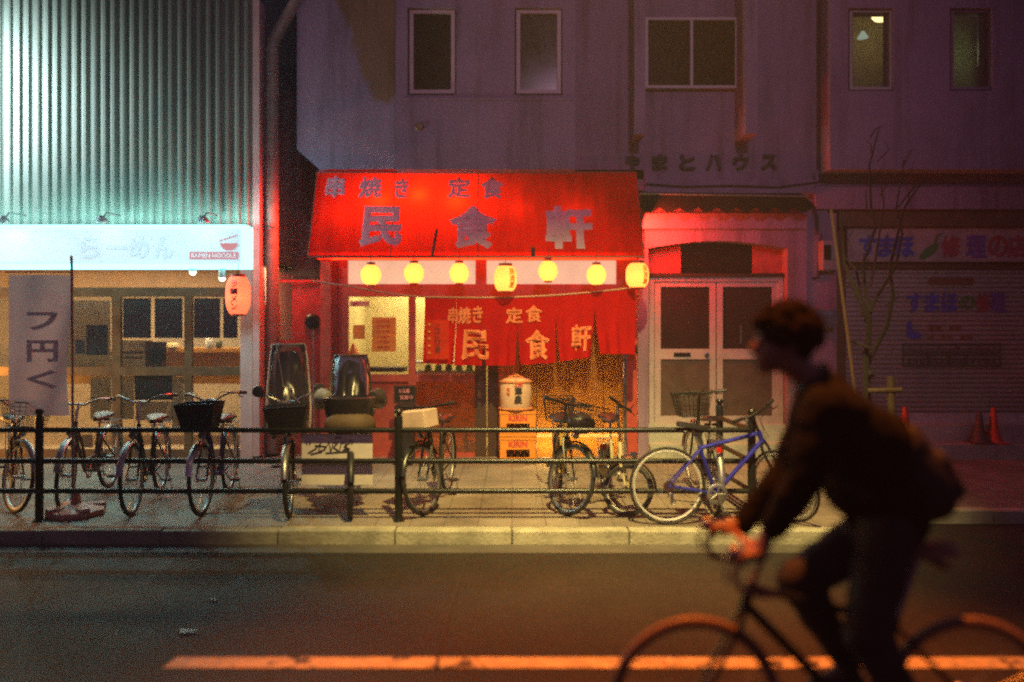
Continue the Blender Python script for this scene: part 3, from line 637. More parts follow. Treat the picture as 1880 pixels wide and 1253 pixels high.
# scalloped little awning above the entrance
t = thing('scalloped_awning', 'old dark awning with scalloped edge above the apartment entrance', 'awning', P(1330,375,10.3))
M['awn_dark'] = cloth('dark_old_canvas', (.03,.035,.025), k=.15)
b = MB(); pts = [(1176,357),(1476,362),(1494,374)]; n = 9; sc_ = []
for i in range(n):
    for j in range(7):
        u = (i+j/6)/n; sc_.append((1494-(1494-1176)*u, 381+9*math.sin(PI*j/6)))
b.prism([(X(x,10.28),Z(y,10.28)) for x,y in pts+sc_], 10.28, 10.30); under(b.build('valance', M['awn_dark']), t)
b = MB(); a = P(1176,357,10.28); c = P(1480,360,10.28); b.add([a, c, c+Vector((0,.3,.10)), a+Vector((0,.3,.10))], [(0,1,2,3)]); under(b.build('roof_cloth', M['awn_dark']), t)
b = MB(); b.tube([P(1176,356,10.27),P(1485,361,10.27)], .012, 6); under(b.build('bar', M['steel']), t)
# meter box, mailbox
t = thing('meter_box', 'grey electric meter box with dark window beside the entrance portal', 'meter box', P(1520,498,FD))
b = MB(); q = P(1520,470,FD-.06); b.cbox(q,(.21,.16,.40),bev=.02); under(b.build('case', mat('grey_case',(.30,.27,.27),.5)), t)
b = MB(); rect(b, 1513, 450, 1526, 477, FD-.15, .01); under(b.build('dial_window', M['dark_glass']), t)
b = MB(); b.tube([P(1500,430,FD-.0),P(1500,400,FD-.0),P(1492,380,FD)], .02, 8); b.tube([P(1508,430,FD),P(1502,510,FD),P(1492,512,FD)], .016, 8); under(b.build('cable', M['black_plastic']), t)
t = thing('mailbox', 'shiny steel mailbox on the wall between entrance and shutter', 'mailbox', P(1508,604,FD))
b = MB(); q = P(1508,586,FD-.06); b.cbox(q,(.36,.16,.25),bev=.012); under(b.build('box', mat('shiny_steel_box', (.45,.5,.42), .18, .9, var=.5, scale=9)), t)
b = MB(); rect(b, 1486, 574, 1531, 578, FD-.15, .012); under(b.build('flap', M['chrome']), t)

# ================================================================== IZAKAYA SHOPFRONT
sf = thing('izakaya_shopfront', 'red framed izakaya front with sliding doors under the red awning', 'shopfront', P(885,840,FD))
b = MB(); F = FD
rect(b, 588, 476, 607, 842, F-.08, .12); rect(b, 622, 476, 638, 842, F, .1); rect(b, 638, 470, 1172, 478, F, .1); rect(b, 638, 522, 1172, 545, F, .1); rect(b, 873, 478, 893, 522, F, .1); rect(b, 1132, 478, 1172, 522, F, .1)
rect(b, 750, 545, 762, 688, F, .08); rect(b, 638, 688, 872, 701, F, .08); rect(b, 750, 701, 764, 842, F, .08); rect(b, 638, 832, 750, 842, F, .08); rect(b, 764, 832, 872, 842, F, .08); rect(b, 1150, 545, 1172, 842, F, .1)
rect(b, 607.5, 476, 621.5, 842, F+.06, .05); rect(b, 915, 832, 1150, 842, F, .08)
under(b.build('frame', M['red_frame']), sf)
b = MB(); rect(b, 872, 545, 893, 842, F+.01, .08); rect(b, 895, 545, 915, 842, F+.05, .06); under(b.build('door_stile', M['dark_wood']), sf)
M['frost'] = cloth('frosted_lit_glass', (.85,.72,.58), (.95,.85,.75), .85, em=.34, ecol=(1,.70,.52))
for (a, c) in ((638,873),(893,1132)): b = MB(); rect(b, a, 478, c, 522, F+.05, .006); under(b.build('transom_pane', M['frost']), sf)
for (a, c) in ((638,750),(762,872)): b = MB(); rect(b, a, 545, c, 688, F+.05, .005); under(b.build('window_pane', M['glass']), sf)
M['amber_glass'] = glass('amber_door_glass', (.55,.22,.07), .12, .12, .12, (.5,.16,.05))
b = MB(); rect(b, 764, 701, 872, 832, F+.04, .005); under(b.build('door_pane', M['amber_glass']), sf)
b = MB(); rect(b, 915, 545, 1150, 832, F+.06, .005); under(b.build('window_pane', M['amber_glass']), sf)
b = MB(); rect(b, 638, 701, 750, 832, F+.04, .03); under(b.build('lower_panel', M['red_frame']), sf)
M['room'] = mat('ochre_room_wall', (.55,.42,.16), .8, var=.25, scale=2)
b = MB(); x0 = X(626,F); x1 = X(1168,F); b.box((x0,12.4,0),(x1,12.45,3.2)); b.box((x0-.04,F+.12,0),(x0,12.4,3.2)); b.box((x1,F+.12,0),(x1+.04,12.4,3.2)); b.box((x0,F+.12,2.85),(x1,12.4,2.9)); b.box((x0,F+.12,0),(x1,12.4,.02))
under(b.build('interior_wall', M['room']), sf)
lamp('izakaya_room_light', 'AREA', (-1.2, 11.5, 2.8), (1,.78,.45), 150, 1.2, (-1.2,11.5,0))
lamp('izakaya_room_lamp', 'POINT', (.9, 11.2, .42), (1,.62,.2), 26, .1)
# things inside and on the glass
t = poster('paper_menu', 683, 583, 727, 646, F-.008, M['orange_ink'], 'larger orange handwritten menu sheet on the window')
for i, s_ in enumerate(('本日の品','串焼き盛','どて煮','から揚げ','冷奴','枝豆')): under(ptext(s_, 703, 590+i*9.5, 24, 4.5, F-.013, M['red_ink'], bold=.01), t)
poster('paper_notice', 648, 597, 670, 623, F-.008, M['orange_ink'], 'smaller square orange notice beside the menu sheet')
t = poster('price_label', 642, 553, 678, 563, F-.008, mat('peach_paper',(.8,.45,.3),.7), 'long peach label at the top of the window', [('営業中です',660,558,28,6,M['red_ink'])])
t = thing('counter_shelf', 'pale glass case on the counter behind the noren', 'display case', P(815,686,11.2))
b = MB(); rect(b, 762, 682, 880, 689, 11.15, .3); rect(b, 762, 664, 880, 668, 11.15, .3); under(b.build('case_frame', M['white_paint']), t)
for i in range(5):
    q = P(786+i*19, 682, 11.25); b = MB(); b.lathe([(0,0),(.045,0),(.05,.03),(.04,.09),(0,.10)], q, n=12)
    tag(b.build('food_tray', mat('green_food', (.12,.16+.02*i,.04), .6, var=.5, scale=30)), 'small dish of green food in the glass case', 'dish', 'dishes in the glass case')
b = MB(); q = P(649,672,10.9); b.lathe([(0,0),(.10,0),(.11,.1),(.05,.22),(.02,.3),(0,.31)], q, n=14); tag(b.build('lucky_figurine', mat('orange_glaze', (.75,.2,.05), .3)), 'orange pear shaped ornament inside the window corner', 'ornament')
b = MB(); q = P(649,674,10.9); b.box((X(630,10.9),10.75,q.z-.06),(X(745,10.9),11.1,q.z)); under(b.build('window_shelf', M['dark_wood']), sf)
for i, (px, h, w, c) in enumerate(((834,.10,.045,(.7,.66,.58)),(856,.27,.04,(.7,.68,.62)),(857,.14,.055,(.68,.65,.6)),(880,.13,.025,(.7,.5,.35)))):
    q = P(px, 826, 10.78); q.x += .05*(i == 2); b = MB(); b.lathe([(0,0),(w,0),(w,h*.55),(w*.4,h*.78),(w*.35,h),(0,h)], (q.x, 10.78+.1*(i==2), .05), n=12)
    tag(b.build('sake_bottle', mat('pale_bottle', c, .3)), ('squat white bottle behind the amber door glass','tall white bottle behind the amber door glass','wide white jar behind the tall bottle','small slim bottle beside the door stile')[i], 'bottle')
# awning
A_T, A_B = 10.58, 9.97
def aw(px, v):
    """point on the sloping cloth: v = 0 top, 1 bottom"""
    D = A_T+(A_B-A_T)*v; z = Z(317,A_T)+(Z(470,A_B)-Z(317,A_T))*v
    xl = X(582,A_T)+(X(566,A_B)-X(582,A_T))*v; xr = X(1168,A_T)+(X(1182,A_B)-X(1168,A_T))*v
    return Vector((xl+(xr-xl)*px, D+.03*math.sin(PI*v)*(.6+.5*abs(math.sin(px*PI*4)))+.006*math.sin(px*31+v*5)*v, z-.012*v*v*v*(.5+.5*math.sin(px*PI*8))))
M['seam'] = mat('dark_red_seam', (.2,.01,.005), .8)
t = thing('shop_awning', 'big glowing red canvas awning with grey brush writing over the izakaya', 'awning', P(875,472,A_B))
M['red_canvas'] = cloth('red_canvas', (.58,.018,.006), (.90,.016,.002), .52); M['soffit'] = cloth('red_soffit_cloth', (.8,.06,.02), (1,.085,.035), .85)
for m_k in ('red_canvas',):
    nt = M[m_k].node_tree
    for n_ in nt.nodes:
        if n_.type == 'TEX_NOISE':
            mp_ = nt.nodes.new('ShaderNodeMapping'); mp_.inputs['Scale'].default_value = (1.6,.5,.35); nt.links.new(n_.inputs['Vector'].links[0].from_socket, mp_.inputs[0]); nt.links.new(mp_.outputs[0], n_.inputs['Vector'])
        if n_.type == 'VALTORGB': c_ = n_.color_ramp.elements[1].color; n_.color_ramp.elements[0].color = (c_[0]*.62,c_[1]*.6,c_[2]*.6,1)
n, m_ = 48, 12
b = MB(); vs = [aw(i/n, j/m_) for j in range(m_+1) for i in range(n+1)]
b.add(vs, [(j*(n+1)+i, j*(n+1)+i+1, (j+1)*(n+1)+i+1, (j+1)*(n+1)+i) for j in range(m_) for i in range(n)], True)
under(b.build('canvas', M['red_canvas']), t)
b = MB()
for px in (0,1):
    e = [aw(px, j/m_) for j in range(m_+1)]; b.add(e+[Vector((e[-1].x, 10.75, e[-1].z)), Vector((e[0].x, 10.75, e[0].z))], [tuple(range(m_+3))])
e = [aw(i/n,0) for i in range(n+1)]; b.add(e+[Vector((q.x,10.75,q.z)) for q in e], [(i,i+1,n+2+i,n+1+i) for i in range(n)])
under(b.build('side_cloth', M['red_canvas']), t)
b = MB(); a0, a1 = aw(0,1), aw(1,1); b.add([a0+Vector((0,.0,.012)), a1+Vector((0,.0,.012)), Vector((a1.x,10.75,a1.z+.012)), Vector((a0.x,10.75,a0.z+.012))], [(0,1,2,3)])
under(b.build('soffit_cloth', M['soffit']), t)
b = MB(); b.tube([aw(0,1)+Vector((0,0,-.012)), aw(1,1)+Vector((0,0,-.012))], .016, 8); b.tube([aw(0,0),aw(1,0)], .014, 8); b.tube([aw(0,0),aw(0,1)], .008, 6); b.tube([aw(1,0),aw(1,1)], .008, 6); under(b.build('frame', M['red_frame']), t)
b = MB()
for px in (.245,.505):
    b.tube([aw(px, v/8)+Vector((0,-.004,0)) for v in range(9)], .006, 5); under(b.build('seam', M['seam']), t); b = MB()
M['grey_paint'] = cloth('grey_lilac_paint', (.90,.80,.88), (.8,.6,.6), .42)
def awning_char(ch, px, py, w, h):
    v = (py-317)/(470-317); v -= .02
    xl = 582+(566-582)*v; xr = 1168+(1182-1168)*v; u = (px-xl)/(xr-xl); wu = w/(xr-xl); hv = h/153
    def fn(p):
        q = aw(u+p.x*wu, v-p.y*hv); return q+Vector((0,-.020,.010))
    return under(text(ch, 1, 1, None, M['grey_paint'], None, bold=.045, fn=fn, rough=.03), t)
for ch, px, py, w, h in (('串',616,349,36,42),('焼',680,351,44,40),('き',738,352,26,38),('定',843,351,44,40),('食',904,351,44,42),('民',700,422,80,74),('食',868,423,90,78),('軒',1045,424,88,76)): awning_char(ch, px, py, w, h)
b = MB()
for (x_, y0_, x2_, y2_, w) in ((803,425,796,470,.035),(980,458,980,470,.05)):
    pa = aw((x_-570)/612, (y0_-317)/153)+Vector((0,-.02,.01)); pb = aw((x2_-570)/612, (y2_-317)/153)+Vector((0,-.02,.0)); b.tube([pa,pb], w/2, 4)
under(b.build('strap', M['dark']), t)  # dark strips standing in for bracket shadows seen through the cloth
# fluorescent lamps inside the awning, then added red fill lights
for (px, py, pw, D) in ((700,380,55,10.50),(770,366,150,10.52),(840,380,60,10.50),(950,400,3.5,10.5),(1060,405,3.5,10.5),(630,410,6,10.5)):
    lamp('awning_lamp', 'POINT', P(px, py, D), (1,.62,.26), pw, .12)
for x_, sx_ in ((X(1180,10.2)+.03,1),(X(568,10.2)-.03,-1)): lamp('awning_side_fill', 'AREA', (x_, 10.25, 2.95), (1,.045,.018), 90 if sx_ > 0 else 40, (.5,.6), (x_+sx_*2, 10.6, 2.2))  # added red area lights imitating the glow through the side cloth
lamp('awning_red_fill', 'AREA', (X(875,10.35), 10.46, Z(470,10.3)+.03), (1,.13,.05), 340, (3.9,.30), (X(875,10.35), 10.46, 0))  # added red area light that tints the shopfront below the soffit
# lanterns
M['paper_y'] = cloth('yellow_lantern_paper', (.9,.6,.12), (1,.46,.11), .88, em=1.1, ecol=(1,.40,.09))
glab = 'lanterns under the red awning'
for (px, py, w, h, lt, lab) in ((681,505,38,37,None,'round yellow paper lantern nearest the red corner post'),(760,502,37,37,None,'second round yellow lantern from the red corner post'),(843,502,36,37,None,'round yellow lantern at the corner of the transom beside the centre post'),(928,512,42,47,'居酒屋','tall ribbed yellow lantern with dark writing hanging lower than the rest'),(1006,498,36,37,None,'round yellow lantern hanging highest, over the sloping noren'),(1095,505,36,37,None,'round yellow lantern at the end of the second transom'),(1170,506,42,45,'居酒屋','tall yellow lantern with writing at the awning corner beside the entrance')):
    lantern('paper_lantern', lab, px, py, 9.98, w, h, M['paper_y'], M['red_rim'], lt, glab, 2.6 if px < 1150 else 5, (1,.50,.19), M['orange_ink'] if lt else None)
# bulbs that make the hot core
bulb_m = emat('lantern_bulb', (1,.85,.5), 90)
for o in list(bpy.data.objects):
    if o.name.startswith('paper_lantern') and o.type == 'EMPTY' and o.get('group') == glab:
        b = MB(); b.ell((0,.01,-.02), .022); b.build('bulb', bulb_m, o)
# noren
t = thing('noren_curtain', 'red split door curtain with orange writing blowing in the wind under the lanterns', 'curtain', P(970,545,10.05))
M['noren'] = cloth('red_noren_cloth', (.60,.010,.010), (.75,.008,.008), .35); M['noren_ink'] = cloth('orange_cloth_print', (.95,.30,.12), (.8,.2,.06), .08)
TOPX = [780,838,888,950,1020,1092,1166]; ND = 10.08
BOT = [(776,832,668),(834,885,671),(892,946,672),(955,1021,670),(1028,1083,664),(1101,1163,650)]
SL = [.18,.25,.42,.42,.38,.30]
def topy(px): u = (px-780)/386; return 546+4*math.sin(u*PI)-17*u*u
def noren_pt(px, v):
    k = max(i for i in range(6) if px >= TOPX[i]-.01 or i == 0); k = min(k, 5)
    u = (px-TOPX[k])/(TOPX[k+1]-TOPX[k]); y0 = topy(px); xb = BOT[k][0]+(BOT[k][1]-BOT[k][0])*u
    yb = BOT[k][2]+ (BOT[min(k+1,5)][2]-BOT[k][2])*u*.6
    s = max(0, (v-.25)/.75); xx = px+(xb-px)*s**1.15; yy = y0+(yb-y0)*v
    q = P(xx, yy, ND); q.y += .045*math.sin(px*.16+v*1.2)*v+.018*math.sin(px*.41)*v-.10*v*v*max(0,(px-950)/216); return q
for k in range(6):
    b = MB(); n, m_ = 10, 14
    vs = [noren_pt(TOPX[k]+(TOPX[k+1]-TOPX[k])*(i/n if i < n else .998), j/m_) for j in range(m_+1) for i in range(n+1)]
    b.add(vs, [(j*(n+1)+i, j*(n+1)+i+1, (j+1)*(n+1)+i+1, (j+1)*(n+1)+i) for j in range(m_) for i in range(n)], True); under(b.build('cloth_panel', M['noren']), t)
b = MB(); b.tube([P(572,516,10.0),P(640,526,10.02),P(720,540,10.05),P(780,546,10.07)]+[P(px,topy(px)-1,10.08) for px in range(800,1166,20)]+[P(1170,528,10.08),P(1186,524,10.1)], .011, 6); under(b.build('rope', mat('pale_rope',(.6,.4,.25),.7)), t)
def noren_char(ch, px, py, w, h):
    def fn(p):
        xx = px+p.x*w; y0 = topy(xx); v = (py-p.y*h-y0)/124; q = noren_pt(min(1165.9,max(780,xx)), v); q.y -= .014; return q
    return under(text(ch, 1, 1, None, M['noren_ink'], None, bold=.03, fn=fn, rough=.02), t)
for ch, px, py, w, h in (('串',832,580,18,30),('焼',853,580,24,32),('き',877,578,18,32),('定',944,580,32,30),('食',980,577,32,32),('民',873,634,46,56),('食',985,634,46,56),('軒',1068,624,40,50)): noren_char(ch, px, py, w, h)
t = thing('hanging_sign', 'bright red upright cloth sign with dark writing hung before the noren', 'sign', P(803,660,9.98))
b = MB(); n = 6; vs = [P(782+42*i/n, 588+j*72/6, 9.99+.008*math.sin(i)) for j in range(7) for i in range(n+1)]; b.add(vs, [(j*7+i,j*7+i+1,(j+1)*7+i+1,(j+1)*7+i) for j in range(6) for i in range(6)], True)
under(b.build('cloth', cloth('bright_red_cloth', (.8,.06,.02), (.9,.07,.02), .4)), t)
for i, ch in enumerate('にごり酒'): under(ptext(ch, 803, 600+i*14, 10, 11, 9.974, M['ink'], bold=.01), t)
for i in range(5): under(ptext('◆', 788, 596+i*13, 6, 6, 9.974, M['orange_ink'], name='mark'), t)
# bamboo blind with warm light low behind it
t = thing('bamboo_blind', 'brown bamboo blind glowing yellow low down beside the sake barrel', 'blind', P(1045,838,10.4))
M['bamboo'] = cloth('bamboo_slats', (.40,.19,.05), (.85,.42,.09), .55, clear=.015, weave=16)
for n_ in M['bamboo'].node_tree.nodes:
    if n_.type == 'TEX_NOISE':
        mp_ = M['bamboo'].node_tree.nodes.new('ShaderNodeMapping'); mp_.inputs['Scale'].default_value = (1.2,1,14)
        M['bamboo'].node_tree.links.new(n_.inputs['Vector'].links[0].from_socket, mp_.inputs[0]); M['bamboo'].node_tree.links.new(mp_.outputs[0], n_.inputs['Vector'])
    if n_.type == 'VALTORGB': c_ = n_.color_ramp.elements[1].color; n_.color_ramp.elements[0].color = (c_[0]*.35,c_[1]*.3,c_[2]*.3,1)
b = MB(); n = 24; vs = [P(952+190*i/n, 552+288*j/8, 10.42+.01*math.sin(i*.9)) for j in range(9) for i in range(n+1)]; b.add(vs, [(j*(n+1)+i,j*(n+1)+i+1,(j+1)*(n+1)+i+1,(j+1)*(n+1)+i) for j in range(8) for i in range(n)], True); under(b.build('slat_sheet', M['bamboo']), t)
b = MB()
for px in (985,1045,1108): b.tube([P(px,552,10.40),P(px,838,10.40)], .006, 5)
b.tube([P(950,551,10.42),P(1143,551,10.42)], .014, 6); b.tube([P(950,841,10.42),P(1143,841,10.42)], .014, 6); under(b.build('cord', M['dark_wood']), t)
t2 = thing('tube_lamp', 'warm tube lamp glowing low behind the bamboo blind', 'lamp', P(1050,828,10.55))
b = MB(); b.tube([P(972,800,10.61),P(1136,800,10.61)], .022, 10); under(b.build('tube', emat('warm_tube', (1,.62,.17), 170)), t2)
lamp('blind_edge_light', 'POINT', P(1003,822,10.34), (1,.58,.14), 9, .04)  # added point light standing in for glow leaking round the blind
b = MB(); b.tube([P(966,800,10.61),P(972,800,10.61)], .026, 10); b.tube([P(1136,800,10.61),P(1142,800,10.61)], .026, 10); under(b.build('end_cap', M['steel']), t2)
t = thing('steel_post', 'shiny steel pipe standing at the end of the bamboo blind', 'pipe', P(1147,842,10.35))
b = MB(); b.tube([P(1147,640,10.35),P(1147,838,10.35)], .03, 12); under(b.build('pipe', M['chrome']), t)
b = MB(); rect(b, 1143, 634, 1170, 650, 10.36, .1); under(b.build('bracket', M['black_metal']), t)
# sake barrel on two crates
CD = 10.12
M['crate'] = mat('orange_crate_plastic', (.80,.28,.03), .5, var=.2); M['crate'].node_tree.nodes['Principled BSDF'].inputs['Subsurface Weight'].default_value = 0
for i, (y0, y1) in enumerate(((800,848),(752,799))):
    q = P(951, y1, CD); w = 66*CD/FPX; h = (y1-y0)*CD/FPX; z0 = 0 if i == 0 else h_prev+.003
    h_prev = z0+h
    t = thing('beer_crate', ('lower orange plastic beer crate standing on the pavement','upper orange plastic beer crate carrying the sake barrel')[i], 'crate', (q.x, CD, z0), 0, 'orange beer crates under the sake barrel')
    b = MB(); d = .33; 
    for sy in (0, d-.02):
        b.box((-w/2,sy,0),(w/2,sy+.02,h*.22)); b.box((-w/2,sy,h*.52),(w/2,sy+.02,h)); b.box((-w/2,sy,h*.22),(-w*.32,sy+.02,h*.52)); b.box((w*.32,sy,h*.22),(w/2,sy+.02,h*.52))
    b.box((-w/2,.02,0),(-w/2+.02,d-.02,h)); b.box((w/2-.02,.02,0),(w/2,d-.02,h)); b.box((-w/2+.02,.02,.01),(w/2-.02,d-.02,.03)); b.box((-w/2-.008,-.008,h-.035),(w/2+.008,-.001,h-.004)); b.box((-w/2-.008,-.008,.004),(w/2+.008,-.001,.03))
    b.build('crate_shell', M['crate'], t)
    o = text('KIRIN', w*.52, h*.24, Matrix.Translation((0,-.004,h*.73)) @ Matrix.Rotation(R(90),4,'X'), M['red_ink'], t, bold=.03)
    bm_ = mat('brown_bottle', (.05,.018,.006), .12)
    b = MB()
    for ix in range(5):
        for iy in range(2): b.lathe([(0,.03),(.032,.03),(.032,h*.7),(.014,h*.92),(.013,h*.99),(0,h*.99)], (-w*.36+ix*w*.18, .1+iy*.13, 0), n=10)
    b.build('bottle', bm_, t)
t = thing('sake_barrel', 'straw wrapped sake barrel with dark writing on top of two orange crates', 'barrel', (P(947,752,CD).x, CD+.17, h_prev+.002))
M['straw'] = mat('orange_straw_rope', (.62,.25,.08), .85)
prof = [(0,0),(.185,0),(.20,.03),(.205,.2),(.20,.36),(.17,.405),(.06,.425),(0,.425)]
b = MB(); b.lathe(prof, n=32); b.build('barrel_body', mat('pale_straw_wrap', (.68,.46,.30), .8, var=.25, scale=10, stretch=(1,1,8)), t)
b = MB()
for z_, r_ in ((.022,.205),(.368,.20)): b.ring((0,0,z_), (0,0,1), r_, .017, 32, 6); b.build('rope_band', M['straw'], t); b = MB()
for k in range(8): a = k*PI/4; b.tube([(.2*math.cos(a),.2*math.sin(a),.37),(.1*math.cos(a),.1*math.sin(a),.43),(0,0,.45)], .014, 6)
b.build('rope', M['straw'], t)
def bar_fn(dx, dz, s):
    def fn(p): a = (p.x*s+dx)/.205; return Vector((.211*math.sin(a), -.211*math.cos(a), dz+p.y*s))
    return fn
text('澤', 1, 1, None, M['ink'], t, bold=.04, fn=bar_fn(.03,.255,.10)); text('泉', 1, 1, None, M['ink'], t, bold=.05, fn=bar_fn(.03,.15,.11))
text('上撰', 1, .5, None, M['red_ink'], t, bold=.03, fn=bar_fn(.03,.34,.12)); text('清', 1, 1, None, M['red_ink'], t, bold=.02, fn=bar_fn(-.1,.28,.045)); text('酒', 1, 1, None, M['red_ink'], t, bold=.02, fn=bar_fn(-.1,.22,.045))
# chalk boards and black boxes
M['chalk'] = mat('black_board', (.014,.012,.013), .5, var=.4)
for (x0, y0, x1, y1, D, lab, tx) in ((618,674,668,792,10.3,'tall black menu board with pink chalk writing behind the child seat bicycles',(('串焼一本',640,695,34),('生ビール',640,711,32),('日替り',640,728,28))),(725,710,762,740,10.15,'small black menu board above the white box bicycle',(('お品書',742,718,20),('営業中',746,730,24)))):
    t = thing('menu_board', lab, 'menu board', P((x0+x1)/2, y1, D)); b = MB(); rect(b, x0, y0, x1, y1, D, .03)
    if y1 < 760: rect(b, 738, 740, 746, 846, D+.01, .02)
    under(b.build('board', M['chalk']), t)
    b = MB(); frame_rect(b, x0-2, y0-2, x1+2, y1+2, 3, D-.012, .012); under(b.build('frame', M['dark_wood']), t)
    for s_, px, py, w in tx: under(ptext(s_, px, py, w, 8, D-.006, M['pink_ink'], bold=.015), t)
b = MB(); rect(b, 724, 746, 758, 846, 9.9, .3); tag(b.build('black_box', M['black_plastic']), 'black plastic box below the small menu board', 'box')

# ================================================================== RAILING
RD = 7.12
t = thing('street_railing', 'black three rail steel railing along the kerb with knobbed posts', 'railing', (X(732,RD), RD, 0))
zt = [Z(790,RD), Z(847,RD), Z(902,RD)]; xr = X(1380,RD); xl = -9.0
for z_ in zt: b = MB(); b.tube([(xl,RD,z_),(xr,RD,z_)], .024, 10); under(b.build('rail', M['black_metal']), t)
back = Vector((X(1321,8.1), 8.1, 0))
for z_ in zt: b = MB(); b.tube([(xr,RD,z_),(back.x,back.y,z_)], .022, 10); under(b.build('rail', mat('black_rail_lit_tone',(.05,.035,.02),.35,.4)) , t)  # return rails: lit brown tone put into the black paint colour
for (x_, y_) in ((X(72,RD),RD),(X(732,RD),RD),(xr,RD),(back.x,back.y)):
    b = MB(); b.lathe([(.036,0),(.036,.92),(.03,.94),(.022,.945),(.024,.955),(.036,.965),(.038,.985),(.028,1.0),(0,1.005)], (x_,y_,0), n=14); b.lathe([(.055,0),(.055,.012),(.038,.02)], (x_,y_,0), n=14); under(b.build('post', M['black_metal']), t)
t = thing('notice_board', 'dirty white board with black graffiti tied behind the railing', 'board', P(619,893,RD+.06))
b = MB(); a = P(554,797,RD+.05); c = P(684,891,RD+.05); b.box((a.x,RD+.045,c.z),(c.x,RD+.055,a.z),bev=.002); under(b.build('board', M['white_paint']), t)
rng = random.Random(3); b = MB()
def scr(pts): b.tube([P(x, y, RD+.041) for x, y in pts], .0055, 5)
scr([(566,832),(580,824),(590,812),(585,828),(596,826),(604,812),(607,828)]); scr([(578,818),(600,820),(590,830),(570,834)]); scr([(608,828),(612,812),(620,814),(612,821),(622,828)]); scr([(624,826),(626,814),(634,812),(636,822),(628,828),(640,826)]); scr([(640,814),(632,820),(642,824),(636,830)]); scr([(562,812),(564,816)]); scr([(568,811),(569,816)]); scr([(644,808),(642,814)]); scr([(649,810),(646,815)]); scr([(614,806),(622,803),(626,807)]); scr([(598,832),(640,829),(646,833)])
under(b.build('graffiti', M['ink']), t)

